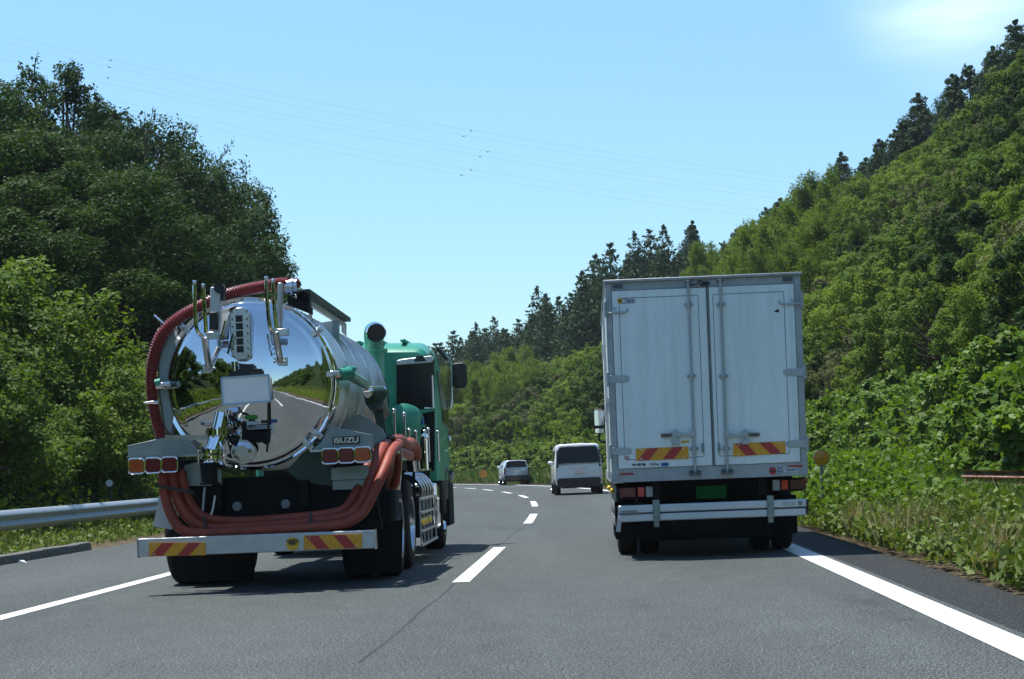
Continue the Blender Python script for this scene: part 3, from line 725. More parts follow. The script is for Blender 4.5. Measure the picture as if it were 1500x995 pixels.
def s_far():
    s = 72+140*random.random(); t = random.random()**1.6*.7-.02; p = rsurf(s, max(0,t)) if t > 0 else offp(s, 9+3.5*random.random(), 1.5)
    p.z += .7*max(0, vnoise(p.x*1.3, p.y*1.3, 5)); return p
cover('slope_brush', s_far, 70000, .42, M['leaf_light'], lift=.9, seed=12, label='light green brush covering the far slope beyond the bend')
def s_left():
    Y = random.uniform(18, 90); d = 9.0+11*random.random(); p = offp(Y, -d, lheight(Y, d)); p.z += .3*max(0, vnoise(p.x*3, p.y*2, 4)); return p
cover('bank_vines', s_left, 80000, .11, M['leaf_light'], asp=.75, lift=.45, seed=3, label='green vines covering the left bank behind the guardrail')
def kheight(s, d):
    e = min(1, max(0, (d-8.9)/1.5)); b = float(np.interp(s, [14,20,28,60,110], [2.6,2.8,2.9,2.5,2.4]))
    return e*(b + .65*vnoise(s*1.3, d*1.9, 6) + .35*vnoise(s*3.3, d*3.1, 2)) - .15
def s_kud():
    s = 14+95*random.random()**1.5; d = 8.9+5.0*random.random(); p = offp(s, d, 0); p.z = .2+kheight(s, d)*(.06+.94*random.random()**.28 if d < 10.6 else 1)
    q = .16; p.x += random.gauss(0,q); p.y += random.gauss(0,q); p.z += random.gauss(0,.13); return p
cover('kudzu_vines', s_kud, 52000, .17, M['kudzu'], asp=.85, lift=.05, up=.75, seed=4, label='bright green kudzu vines piled over the bank behind the right verge')
m = MB(); vs = []; SK = list(np.arange(12, 112, 1.0)); DK = [9.15,9.5,10,10.6,11.5,12.6,14]
for s in SK: vs += [tuple(offp(s, d, (-.1 if j == 0 else kheight(s-.2, d)-.25))) for j, d in enumerate(DK)]
m.add(vs, [(i*7+j, i*7+j+1, (i+1)*7+j+1, (i+1)*7+j) for i in range(len(SK)-1) for j in range(6)])
tag(m.build('kudzu_mound', M['soil']), kind='structure')

random.seed(17); kb_ = []
for _ in range(3000):
    s = random.uniform(13, 78); d = random.uniform(9.6, 13.2); p = offp(s, d, 0)
    if not inview(p, 60, 3) or any((p-q[0]).length < 1.15+.012*s for q in kb_): continue
    if scr(p)[0] > 1380 and s < 29 and d < 10.4: continue
    kb_.append((p, s, d))
for p, s, d in kb_:
    h = .1 + max(0, kheight(s, d))*.75 - .9*(d < 10.6)
    p = Vector((p.x, p.y, max(0, h-.5))); x, y = scr(p); sc = random.uniform(.62, .98)
    w = 'in front along the verge' if d < 10.7 else 'heaped on top of the bank'
    w += ' right of the box truck' if x > 1180 else ' behind the box truck' if x > 885 else ' beyond the minivan'
    K['kudzu'].place(p, random.uniform(0, 6.28), sc, 'big-leaved bright green kudzu bush '+w, 'bush', 'kudzu bushes '+w)
hb = []
for _ in range(4000):
    s = random.uniform(78, 150); d = random.uniform(8.6, 11.5); p = offp(s, d, 0)
    if not inview(p, 60, 3) or any((p-q).length < 1.9 for q in hb): continue
    hb.append(p)
for p in hb:
    x, y = scr(p); w = 'right of the tanker cab' if x < 730 else 'behind the silver car' if x < 790 else 'behind the minivan'
    K['hedge'].place(p, random.uniform(0, 6.28), random.uniform(.75,1.05), 'dark leafy bush in the hedge along the bend '+w, 'bush', 'hedge bushes along the bend '+w)
def blades(name, sampler, n, h0, h1, w, mat, lean=.35, seed=1, label='', kind='stuff', parent=None):
    global rng
    rng = np.random.default_rng(seed); random.seed(seed)
    P = np.array([tuple(sampler()) for _ in range(n)]); h = h0+(h1-h0)*rng.random(n)
    a = rng.random(n)*2*pi; tx = np.stack([np.cos(a), np.sin(a), np.zeros(n)], 1); dn = rng.normal(size=(n,3))*lean; dn[:,2] = 1
    V = np.empty((n,4,3)); top = P + dn*h[:,None]; mid = P + dn*h[:,None]*np.array([.35,.35,.55])
    V[:,0] = P; V[:,1] = mid + tx*w*.5; V[:,2] = top; V[:,3] = mid - tx*w*.5
    o = quads_object(name, V, .5+.22*rng.normal(size=n)+np.array([vnoise(p[0]*1.5, p[1]*.9, 8) for p in P])*.25, mat, parent)
    if kind: tag(o, label, 'grass', kind=kind)
    return o
def s_vr():
    s = 8+105*random.random()**1.5; d = 4.62+.5*vnoise(s*3,1,1)*.5+4.4*random.random()**.85; return offp(s, d, float(np.interp(d, [4.42,6.0,8.6,10],[-.03,.06,.22,.9])))
blades('verge_grass', s_vr, 60000, .15, .62, .020, M['grass'], seed=5, label='knee-high green grass on the right verge')
cover('verge_creeper', lambda: s_vr() if random.random() < .35 else (lambda s, d: offp(s, d, .05+.38*min(1,max(0,(d-4.4)/.8))*random.random()))(12+38*random.random()**1.3, 4.45+1.6*random.random()), 46000, .075, M['ivy'], asp=.85, lift=.22, seed=6, label='pale leafy creeper spilling onto the right shoulder')
def s_vf():
    s = 70+75*random.random(); d = 4.6+4.1*random.random(); return offp(s, d, .02)
blades('bend_grass', s_vf, 26000, .3, .95, .07, M['grass'], seed=15, label='tall green grass on the verge round the bend')
blades('bend_dry_grass', s_vf, 5000, .3, .8, .06, M['dry'], seed=16, label='straw-coloured grass on the verge round the bend')
def s_v3():
    s = 20+50*random.random()**1.3; e = 4.75-.3*min(1,max(0,(s-22)/5)); d = e+3.6*random.random()**1.2; h = .95*min(1, (s-19)/7)*min(1, (d-e+.15)/.6)*(.4 if s < 33 and d > 6.0 else 1); q = offp(s, d, .05+h*random.random()**.6); x_, y_ = scr(q+Vector((0,0,.1)))
    if s < 28.8 and (x_-1203)**2+(y_-669)**2 < 24**2: return s_v3()
    return q
cover('verge_thicket', s_v3, 46000, .088, M['kudzu'], asp=.75, lift=.2, seed=14, label='waist-high leafy thicket on the right verge beside the box truck')
random.seed(44); TC = [(random.uniform(9, 34), random.uniform(5.0, 7.0)) for _ in range(6)] + [(19.0,5.15),(19.6,5.3),(18.6,5.4),(20.2,5.1),(16.5,5.2),(22.5,5.0),(14.8,5.5)]
def s_vr2():
    if random.random() < .18: s = 9+30*random.random(); return offp(s, 4.55+2.5*random.random(), .03)
    s, d = random.choice(TC); return offp(s+random.gauss(0,.16), max(4.5, d-.45+random.gauss(0,.13)), .04)
blades('dry_grass', s_vr2, 1700, .2, .6, .012, M['dry'], seed=7, label='straw-coloured dry grass among the green verge')
def s_vl():
    Y = 20+80*random.random(); d = 7.25+2.2*random.random(); return offp(Y, -d, lheight(Y, d))
blades('kerb_grass', s_vl, 22000, .05, .20, .02, M['grass'], seed=8, label='short grass between kerb and left guardrail')
cover('kerb_creeper', lambda: s_vl(), 16000, .075, M['ivy'], asp=.85, lift=.14, seed=9, label='pale creeper leaves under the left guardrail')
# far verge beyond the bend
# ---- wood behind the camera, which the tank end mirrors
def wood_behind():
    random.seed(33); Vs = []; Ts = []
    base = [(broadleaf(80+i, 6.0, 3.2, 22, 2300, .52, .1, sprays=3, cr=(.22,.4))) for i in range(3)]
    for _ in range(190):
        sd = random.random() < .5; Y = 15-165*random.random()**1.25
        if sd: d = random.uniform(10.8, 21); p = offp(Y, -d, lheight(Y, d)-.5); sc = random.uniform(.45,.7) if d < 13 else random.uniform(.8,1.3)
        else: d = random.uniform(10.6, 34); p = offp(Y, d, .6+max(0,(d-10.5))*.62); sc = random.uniform(.4,.85)
        if inview(p, 150, 9): continue
        V_, t_, _m = random.choice(base); a = random.uniform(0, 6.28); Rm = np.array([[cos(a),-sin(a),0],[sin(a),cos(a),0],[0,0,1]])
        Vs.append(V_@Rm.T*sc+np.array(tuple(p))); Ts.append(t_+random.uniform(-.2,.2))
    o = quads_object('roadside_wood', np.concatenate(Vs), np.concatenate(Ts), M['leaf_mid'])
    tag(o, 'dense green wood lining both sides of the road behind the viewer', 'wood', kind='stuff')
wood_behind()
def s_bv():
    Y = 16-70*random.random()**1.4
    if random.random() < .5: d = 7.4+3.4*random.random(); return offp(Y, -d, lheight(Y, d)+.1)
    d = 5.2+5.6*random.random(); return offp(Y, d, float(np.interp(d, [4.9,6.2,8.6,10,12.5],[-.03,.06,.22,.9,3]))+.1)
cover('roadside_weeds', s_bv, 26000, .26, M['leaf_light'], asp=.5, lift=.35, seed=21, label='low green weeds on both verges behind the viewer')
# ------------------------------------------------------------------ shared vehicle pieces
def wheel(parent, x, y, r, w, side, rim=None, dual=False, depth=.10):
    """tyre is the wheel's own mesh; rim is its child. side=+1: outer face towards +x"""
    m = MB()
    xs = [0, -side*(w+.04)] if dual else [0]
    for dx in xs:
        c = (x+dx, y, r); a = (side, 0, 0); h = w
        prof = [(r*.60, -h*.02), (r*.66, -.0), (r*.80, .006), (r*.93, -.004), (r*.985, -.03), (r, -.06)]
        k = 4
        for i in range(k):   # tread grooves
            z0 = -.06-(h-.12)*(i+.40)/k; z1 = -.06-(h-.12)*(i+.60)/k
            prof += [(r, z0), (r*.975, z0-.002), (r*.975, z1), (r, z1-.002)]
        prof += [(r, -h+.06), (r*.985, -h+.03), (r*.93, -h+.004), (r*.80, -h-.006), (r*.66, -h), (r*.60, -h+.02)]
        m.lathe(c, a, prof, 48)
    o = m.build('wheel', M['rubber'], parent)
    q = MB(); R_ = r*.62
    q.lathe((x, y, r), (side,0,0), [(R_, -.005), (R_*1.0, .008), (R_*.93, .004), (R_*.90, -depth*.5), (R_*.80, -depth), (R_*.45, -depth*.9), (R_*.42, -depth*.3), (R_*.30, -depth*.2), (.001, -depth*.18)], 40)
    for i in range(8):
        a = 2*pi*i/8; q.cyl((x-side*depth, y+cos(a)*R_*.62, r+sin(a)*R_*.62), (x-side*(depth-.03), y+cos(a)*R_*.62, r+sin(a)*R_*.62), .016, seg=8)
    if dual: q.lathe((x-side*(w+.04), y, r), (side,0,0), [(R_, 0), (R_*.9, -.02), (R_*.5, -.12), (.001, -.12)], 32); q.lathe((x-side*(w+.04)*1.9, y, r), (side,0,0), [(R_, 0), (R_*.9, .02), (R_*.5, .12), (.001, .12)], 32)
    else: q.lathe((x-side*w, y, r), (side,0,0), [(R_, 0), (R_*.8, .05), (.001, .06)], 32)
    q.build('rim', rim or M['steel'], o)
    return o
def hazard(parent, fr, quad, y, lean, name='hazard_panel', nred=2):
    """yellow board with red slanting bands; quad = tl, tr, br, bl in photo pixels"""
    tl, tr, br, bl = [fr.L(px, py, y) for px, py in quad]
    pt = lambda u, v, dy=0: (tl*(1-u)*(1-v)+tr*u*(1-v)+br*u*v+bl*(1-u)*v) + Vector((0,dy,0))
    m = MB(); m.prism([pt(0,0), pt(1,0), pt(1,1), pt(0,1)], (0,.006,0)); o = m.build(name, M['hyellow'], parent)
    b = MB(); asp = (tl-bl).length/(tr-tl).length*.85; wd = .215
    for st in ([.03, .50] if lean > 0 else [.03+wd*.0, .50]):
        if lean > 0: poly = [(st+asp, 0), (st+asp+wd, 0), (st+wd, 1), (st, 1)]
        else: poly = [(st, 0), (st+wd, 0), (st+wd+asp, 1), (st+asp, 1)]
        # clip to the board along u
        out = []
        def cut(P, lim, keep):
            res = []
            for i in range(len(P)):
                a, c = P[i], P[(i+1)%len(P)]
                ia, ic = keep(a[0]), keep(c[0])
                if ia: res.append(a)
                if ia != ic:
                    t = (lim-a[0])/(c[0]-a[0]); res.append((lim, a[1]+(c[1]-a[1])*t))
            return res
        P = cut(cut(poly, 0, lambda u: u >= 0), 1, lambda u: u <= 1)
        if len(P) > 2: b.prism([pt(u, .02+.96*v, -.0035) for u, v in P], (0,.003,0))
    b.each('red_stripe', M['hred'], o)
    s = MB()
    for u, v in ((.1,.14),(.9,.14),(.1,.86),(.9,.86)): p = pt(u, v); s.cyl(p+Vector((0,-.007,0)), p, .008, seg=8)
    s.each('rivet', M['steel'], o)
    return o
def px_prism(m, fr, poly, y0, y1):
    P = [fr.L(px, py, y0) for px, py in poly]
    return m.prism(P, (0, y1-y0, 0))
def rrect(cx, cz, w, h, r, y, n=4):
    P = []
    for sx, sz, a0 in ((1,1,0),(-1,1,90),(-1,-1,180),(1,-1,270)):
        for k in range(n+1):
            a = R(a0+90*k/n); P.append(Vector((cx+sx*(w/2-r)+r*cos(a), y, cz+sz*(h/2-r)+r*sin(a))))
    return P

# ================================================================== TANKER
TF = Frame(-2.5, 16.9, .033)
TK = thing('vacuum_tanker', (TF.x, TF.y, 0), -TF.a, 'polished steel vacuum tanker lorry with jade green cab and orange hoses in the left lane', 'truck')
L = TF.L; V = Vector
tc_ = L(367, 562, .45); cx, cz = tc_.x, tc_.z; RT = .845
# tank shell
m = MB(); prof = []
m.lathe((cx, .50, cz), (0,1,0), [(RT-.03, 0), (RT-.03, 5.1), (RT*.8, 5.35), (.01, 5.42)], 96)
tank = m.build('tank_shell', M['chrome'], TK)
m = MB()
for y in (1.35, 2.3, 3.3, 4.3, 5.0):
    m.lathe((cx, y, cz), (0,1,0), [(RT-.035, 0), (RT+.012, 0), (RT+.012, .07), (RT-.035, .07)], 96)
m.each('tank_band', M['steel'], tank)
# rear flange ring, door ring and mirror-polished end
m = MB(); m.lathe((cx, .40, cz), (0,1,0), [(RT-.045, .0), (RT-.005, -.012), (RT, .0), (RT, .035), (RT-.02, .045), (RT-.02, .08), (RT, .09), (RT, .14), (RT-.04, .16)], 128)
m.build('flange_ring', M['chrome'], TK)
m = MB(); rd = RT-.04; Rs = 2.1; fl = rd*.90; sag = Rs-sqrt(Rs*Rs-fl*fl); y_edge = .40
prof = [(rd, .02)]
for i in range(7):      # knuckle
    a = pi/2*i/6; prof.append((fl+(rd-fl)*cos(a), -.075*sin(a)))
for i in range(1, 40):
    r = fl*(1-i/39.5); prof.append((r, -.075-(sqrt(Rs*Rs-r*r)-sqrt(Rs*Rs-fl*fl))))
prof.append((.0005, -.075-sag))
m.lathe((cx, y_edge, cz), (0,1,0), prof, 128)
dish = m.build('rear_door', M['dish'], TK, ang=80)
ydish = lambda r: y_edge-.075-(sqrt(max(0, Rs*Rs-r*r))-sqrt(Rs*Rs-fl*fl))
def dishp(px, py, off=0.0):
    p = L(px, py, .3); r = min(fl, (V((p.x-cx, 0, p.z-cz))).length); y = ydish(r)-off
    return L(px, py, y)
# clamps round the flange
for px, py in ((238,566),(256,470),(485,470),(487,548),(470,640),(268,655),(455,655)):
    m = MB(); p = L(px, py, .36); d = V((p.x-cx, 0, p.z-cz)).normalized(); c = V((cx,.36,cz))+d*(RT-.0)
    m.bar(c-d*.10, c+d*.05, .055, .05, up=(0,1,0)); m.cyl(c+V((0,-.06,0)), c+V((0,.02,0)), .026, seg=12); m.cyl(c+V((0,-.075,0)), c+V((0,-.06,0)), .017, seg=6)
    m.build('door_clamp', M['steel'], TK, bev=.006)
# grab handles and hinge arms over the door
def hinge(pts, pts2, pad, lever):
    m = MB()
    for pp in (pts, pts2):
        P = smooth_path([L(a, b, y) for a, b, y in pp], 5); m.tube(P, .019, 10)
        e = P[0]; m.ball(tuple(e+V((0,0,.03))), .021, 10, 8); m.cyl(e, e+V((0,0,.05)), .013, seg=8)
    o = m.build('hinge_arm', M['chrome'], TK)
    q = MB(); P = [L(a, b, y) for a, b, y in pad[0]]; q.tube(P, [.034, .03], 10)
    c = L(*pad[1]); q.box(c, (.15, .03, .085)); c2 = L(*pad[2]); q.box(c2, (.13,.05,.07))
    for dx in (-.05, .05): q.cyl(c+V((dx,-.035,0)), c+V((dx,0,0)), .014, seg=6)
    q.build('hinge_pad', M['steel'], o, bev=.006)
    q = MB(); q.tube([L(a, b, y) for a, b, y in lever], .010, 8); q.build('lever', M['chrome'], o)
hinge([(285,418,-.02),(286,455,-.02),(289,484,-.02),(298,494,.02)], [(298,423,0),(300,455,0),(302,488,.02)], ([(300,494,.05),(306,540,.22)], (307,540,.24), (312,492,.08)), [(330,470,.08),(320,508,.06),(333,518,.06),(341,490,.08)])
hinge([(390,412,-.02),(392,450,-.02),(396,480,-.02),(402,486,.02)], [(400,416,0),(402,450,0),(405,482,.02)], ([(403,486,.06),(411,530,.22)], (410,530,.24), (413,487,.10)), [(392,490,.1),(396,514,.1),(402,510,.12)])
# upright channels beside the arms
for poly, yy in (([(308,421),(326,418),(320,486),(306,486)], .12), ([(407,414),(413,414),(411,480),(405,480)], .12)):
    m = MB(); px_prism(m, TF, poly, yy, yy+.10); m.build('channel_post', M['aluminium'], TK, bev=.008)
m = MB(); a = L(321,419,.10); m.lathe((a.x, .08, a.z-.02), (0,1,0), [(.001,0),(.05,0),(.05,.10),(.001,.10)], 20); px_prism(m, TF, [(324,420),(329,422),(327,440),(322,440)], .10,.2); m.build('work_lamp_housing', M['black'], TK)
m = MB(); c = L(313,470,.09); m.box(c, (.085,.03,.17)); m.build('lock_box', M['black'], TK, bev=.01)
# sight column: bolted frame with dark panes
p0, p1 = dishp(353, 452, .055), dishp(355, 528, .055); ccx, ccz = (p0.x+p1.x)/2, (p0.z+p1.z)/2; sh = p0.z-p1.z; yy = min(p0.y, p1.y)
m = MB(); m.prism(rrect(ccx, ccz, .20, sh, .09, yy, 6), (0,.13,0)); o = m.build('sight_column', M['steel'], TK, bev=.008)
m = MB()
for k in range(5):
    z = ccz-sh*.36+sh*.72*(k+.5)/5; m.box((ccx-.008, yy-.004, z), (.065,.012,sh*.72/5-.012))
m.each('sight_pane', M['black'], o)
m = MB()
for k in range(7):
    z = ccz-sh*.42+sh*.84*k/6
    for dx in (-.072, .072): m.cyl((ccx+dx, yy-.018, z), (ccx+dx, yy, z), .011, seg=6)
m.each('bolt', M['chrome'], o)
m = MB(); c = dishp(344, 533, .08); m.cyl(c, c+V((0,0,-.09)), .03, seg=14); m.cyl(c+V((0,0,.02)), c, .036, seg=14); m.build('drain_cock', M['chrome'], TK)
# blank plate on its bracket
c0, c1 = L(325,553,.02), L(396,589,.02); pc = (c0+c1)/2; pw, ph = c1.x-c0.x, c0.z-c1.z; tilt = R(1.8)
MR = Matrix.Rotation(-tilt, 3, 'Y')
m = MB(); m.box(pc, (pw, .02, ph), mat=MR); o = m.build('number_plate', M['whitep'], TK, bev=.004)
m = MB()
for a, b in (((-1,-1),(1,-1)),((1,-1),(1,1)),((1,1),(-1,1)),((-1,1),(-1,-1))):
    f = lambda q: pc + MR @ V((q[0]*pw/2, -.012, q[1]*ph/2)); m.bar(f(a), f(b), .016, .016)
m.build('plate_frame', paint('pale_blue_plate_frame', (.38,.50,.60,1), .4, .3), o)
m = MB(); px_prism(m, TF, [(333,552),(336,547),(350,541),(352,533),(370,533),(372,540),(382,540),(384,551)], .05, .16); m.build('plate_bracket', M['black'], TK, bev=.005)
m = MB(); m.tube([L(393,590,.09), L(393,640,.10), L(391,662,.14)], .011, 8); m.build('level_rod', M['black'], TK)
# stickers on the mirror end
def decal(name, px, py, w, h, mat, r=.3, parent=dish):
    c = dishp(px, py, .004); m = MB(); m.prism(rrect(c.x, c.z, w, h, min(w,h)*r, c.y), (0,.002,0)); return m.build(name, mat, parent), c
o, c = decal('sticker', 368, 611.5, .125, .042, M['stgreen'], .45)
decal('sticker', 369, 620, .13, .034, M['sticker'], .1); decal('sticker', 387, 618, .07, .034, M['dgreen'], .49); decal('sticker', 401, 617, .075, .036, M['stblue'], .49)
o, c = decal('sticker', 381, 626, .26, .034, M['sticker'], .05); m = MB()
for k in range(9): m.box(c+V((-.10+k*.025,-.003,0)), (.017,.002,.014 if k < 3 else .010))
m.build('faded_print', M['ink'], o)
o, c = decal('sticker', 399.5, 632, .04, .045, M['sticker'], .4)
# valve train
m = MB(); q = [L(326,606,.02), L(320,634,-.02), L(316,645,-.04), L(311,662,-.08), L(306,690,-.12)]
m.cyl(q[0], q[1], .068, seg=24); m.cyl(q[1]+V((0,0,.03)), q[1]-V((0,0,.02)), .12, seg=28); m.cyl(q[1]-V((0,0,.02)), q[3], .085, .075, seg=24)
m.cyl(q[3]+V((0,0,.02)), q[3]-V((0,0,.012)), .125, seg=28); m.cyl(q[3]-V((0,0,.04)), q[3]-V((0,0,.065)), .12, seg=28)
m.cyl(q[3]-V((0,0,.06)), q[4], .07, .072, seg=24)
for k in range(10):
    a = 2*pi*k/10
    for c in (q[1], q[3]-V((0,0,.03))): m.cyl(c+V((cos(a)*.10,sin(a)*.10,-.045)), c+V((cos(a)*.10,sin(a)*.10,.05)), .010, seg=6)
o = m.build('outlet_valve', M['chrome'], TK)
m = MB(); m.cyl(q[4]+V((0,0,.08)), q[4]+V((0,0,-.10)), .082, .078, seg=24); m.cyl(q[4]+V((0,0,-.10)), q[4]+V((0,0,-.13)), .09, seg=24); m.build('outlet_cap', M['chassis'], o, bev=.006)
m = MB(); m.tube([L(284,641,-.05), L(252,640.5,-.05)], .014, 8); m.bar(L(312,641,-.06), L(242,641,-.06), .03, .045); m.build('valve_lever', M['steel'], o)
m = MB()
for sx in (-1, 1): m.tube([q[3]+V((sx*.085,-.06,.09)), q[3]+V((sx*.125,-.08,.0)), q[3]+V((sx*.12,-.05,-.12))], .009, 7)
m.each('clamp_lever', M['chrome'], o)
m = MB(); c = L(356,662,.0); m.lathe((c.x, -.06, c.z), (0,1,0), [(.001,-.012),(.06,-.012),(.075,0),(.095,.01),(.095,.05),(.115,.05),(.115,.085),(.09,.09),(.09,.30)], 36)
for k in range(10):
    a = 2*pi*k/10; m.cyl((c.x+cos(a)*.102, -.03, c.z+sin(a)*.102), (c.x+cos(a)*.102, .04, c.z+sin(a)*.102), .011, seg=6)
o2 = m.build('round_inlet', M['steel'], TK)
m = MB(); m.tube(smooth_path([L(340,612,.0), L(352,620,-.04), L(368,636,-.02), L(390,650,.05)], 5), .013, 8); m.tube(smooth_path([L(331,633,-.02), L(342,650,-.06), L(350,640,-.02)], 5), .016, 8); m.tube(smooth_path([L(318,676,-.1), L(330,690,-.12), L(345,683,-.1)], 5), .008, 6); px_prism(m, TF, [(355,617),(359,617),(362,644),(354,644)], .02, .09); px_prism(m, TF, [(362,632),(392,632),(390,648),(362,648)], .04, .12)
for a, b in ((336,610),(341,615),(330,612)): m.ball(tuple(L(a,b,-.03)), .018, 8, 6)
m.build('valve_linkage', M['chassis'], TK)
m = MB(); c = L(333,613,-.02); m.cyl(c, c+V((.02,0,.08)), .024, seg=12); m.build('pressure_relief', M['chrome'], TK)
# side brackets
for poly, nm in (([(187,653),(258,637),(272,640),(300,668),(187,669)], 'left'), ([(545,637),(484,624),(470,648),(455,661),(546,659)], 'right')):
    m = MB(); px_prism(m, TF, poly, .30, .36); o = m.build('side_bracket', M['greyplate'], TK, bev=.004)
    m = MB(); a, b = (L(187,669.5,.28), L(300,667,.28)) if nm == 'left' else (L(455,661,.28), L(547,658.5,.28)); m.bar(a, b, .10, .02); m.build('bracket_lip', M['steel'], o)
    if nm == 'right':
        m = MB(); px_prism(m, TF, [(487,640.5),(527,638.5),(527,649.5),(487,651)], .285, .30); b_ = m.build('badge', M['ink'], o)
        lettering('ISUZU', .072, M['steel'], b_, L(507,645.3,.283), bold=.0022, sx=1.22, ext=.002)
m = MB(); px_prism(m, TF, [(229,482),(247,474),(256,470),(258,560),(252,640),(240,628),(231,570)], .38, .50); m.build('side_fairing', M['greyplate'], TK, bev=.02)
m = MB(); m.tube(smooth_path([L(226,462,.35), L(240,474,.30), L(262,485,.35)], 5), .012, 8); m.tube([L(229,566,.25), L(249,562,.25)], .032, 14); m.tube([L(211,590,.28), L(232,589,.28)], [.006,.02], 10); m.each('hose_bracket', M['steel'], TK)
m = MB(); m.tube([L(228,562,.25), L(236,560,.25)], .04, 14); m.build('bracket_knuckle', M['green'], TK)
# lamp clusters
def cluster(cxs, cys, mats):
    for (a, b), mt in zip(zip(cxs, cys), mats):
        c = L(a, b, .16); s = .152
        m = MB(); m.prism(rrect(c.x, c.z, s+.012, s+.005, .03, .13), (0,.09,0)); o = m.build('tail_lamp', M['chassis'], TK)
        m = MB(); P = rrect(c.x, c.z, s, s-.008, .03, .122); P.append(P[0]); m.tube(P, .009, 8, cap=False); m.build('lamp_bezel', M['chrome'], o)
        m = MB(); m.prism(rrect(c.x, c.z, s-.012, s-.02, .025, .118), (0,.03,0)); l = m.build('lens', M[mt], o, bev=.008)
        if mt == 'orange': m = MB(); m.prism(rrect(c.x, c.z, .065, .06, .01, .115), (0,.01,0)); m.build('reflector_square', paint('amber_inner_lens', (.40,.06,.01,1), .2), l)
cluster([201,225.5,249.5], [683,682,680.7], ['orange','red','red'])
cluster([484,508,532], [668.5,667.3,666.2], ['red','red','orange'])
# chassis, tail panel and subframe
m = MB(); px_prism(m, TF, [(262,695),(300,700),(330,712),(480,706),(545,690),(560,775),(262,780)], .55, .62); m.build('tail_panel', M['chassis'], TK)
m = MB()
for x in (-.45, .40): m.box((x, 4.6, .92), (.09, 8.4, .26))
for y in (.7, 2.6, 4.4, 6.2): m.box((-.02, y, .9), (.95, .12, .18))
m.box((0, 3.2, 1.0), (1.0, 5.2, .2)); m.build('chassis_frame', M['chassis'], TK)
m = MB(); px_prism(m, TF, [(485,686),(540,681),(540,702),(485,704)], .42, .47); px_prism(m, TF, [(487,704),(535,702),(530,717),(487,718)], .44, .47); px_prism(m, TF, [(270,682),(290,676),(325,690),(325,712),(270,712)], .42, .46); m.each('subframe_plate', M['greyplate'], TK, bev=.004)
m = MB(); px_prism(m, TF, [(460,645),(485,665),(485,712),(440,706),(420,690)], .50, .55); px_prism(m, TF, [(268,684),(300,692),(300,712),(268,706)], .52, .56); m.each('tank_saddle', M['dgreen'], TK)
for a, b in ((347.5,742),(418.5,738.5)):
    m = MB(); c = L(a, b, .52); m.lathe((c.x, .50, c.z), (0,1,0), [(.001,0),(.042,0),(.046,.006),(.046,.06)], 24); m.build('round_reflector', paint('grey_reflector', (.22,.25,.26,1), .5), TK)
m = MB(); a = L(298,716,.3); m.bar(L(300,714,.3), L(297,752,.3), .028, .02); m.build('ratchet_strap', M['clear'], TK)
m = MB(); m.tube(smooth_path([L(315,726,.2), L(312,745,.2), L(309,754,.2)], 4), .01, 8); m.build('dangling_wire', M['sticker'], TK)
# rear underrun bumper with hazard boards
bl, br = L(202,804,0), L(549,789,0); zc = (bl.z+br.z)/2; bw = br.x-bl.x; bxc = (bl.x+br.x)/2
m = MB(); m.box((bxc, .06, zc), (bw, .12, .175)); bp = m.build('underrun_bumper', M['aluminium'], TK, bev=.008)
m = MB(); m.box((bxc-bw/2-.004, .06, zc), (.01,.13,.19)); m.box((bxc+bw/2+.004, .06, zc), (.01,.13,.19)); m.each('end_cap', M['steel'], bp)
hazard(bp, TF, [(218,795),(301,795),(301,813.5),(218,815)], -.012, 1)
hazard(bp, TF, [(445,785),(530,782),(530,803),(445,805.5)], -.012, -1)
c = L(428.5,797,-.012); m = MB(); m.lathe((c.x, -.010, c.z), (0,1,0), [(.0005,0),(.062,0),(.062,.01)], 32); o = m.build('round_sticker', M['styellow'], bp)
lettering('速度抑制\n装置付', .027, M['ink'], o, (c.x, -.014, c.z+.016), bold=.0012)
m = MB()
for x in (-.45,.40): m.bar((x,.12,zc), (x,.9,.85), .07, .12)
m.each('bumper_stay', M['chassis'], bp)
# mud flaps and white deflector
m = MB(); px_prism(m, TF, [(238,706),(246,712),(252,776),(224,771)], .45, .46); m.build('plastic_mud_flap', paint('translucent_white_plastic', (.55,.58,.58,1), .35), TK)
m = MB(); px_prism(m, TF, [(250,790),(375,790),(372,850),(262,852)], 1.08, 1.10); m.build('rubber_mud_flap', M['flap'], TK)
m = MB(); px_prism(m, TF, [(505,785),(590,760),(588,838),(512,842)], 1.08, 1.10); m.build('rubber_mud_flap', M['flap'], TK)
# wheels: tandem rear duals, front single
xw = 1.20
for y in (1.85, 3.15):
    for s in (-1, 1): wheel(TK, s*xw-.01, y, .50, .27, s, M['steel'], dual=True, depth=.13)
for s in (-1, 1): wheel(TK, s*(xw-.0), 7.9, .50, .29, s, M['chrome'], depth=.06)
m = MB()
for y in (1.85, 3.15, 7.9): m.cyl((-1,y,.5), (1,y,.5), .09, seg=14)
for y in (1.85, 3.15): m.ball((0,y,.5), (.24,.26,.22))
m.build('axle', M['chassis'], TK)
# wheel-arch guard on the right with chrome lip
m = MB(); yb = 1.15
P = [L(577,665,yb), L(590,664,yb), L(586,718,yb), L(552,718,yb), L(560,695,yb)]; m.prism(P, (0,.03,0)); m.build('wing_plate', M['chrome'], TK, bev=.004)
m = MB(); z0 = 1.27
m.box((1.20, 2.5, z0), (.06, 2.75, .11)); m.box((.95, 2.5, z0+.06), (.52, 2.75, .02)); m.build('rear_wing', M['steel'], TK, bev=.01)
m = MB(); m.box((.92, 2.5, 1.16), (.45, 2.6, .10)); m.box((-.92, 2.5, 1.25), (.5, 2.7, .08)); m.box((1.17,3.82,1.0),(.03,.03,.6)); m.build('wing_liner', M['chassis'], TK)
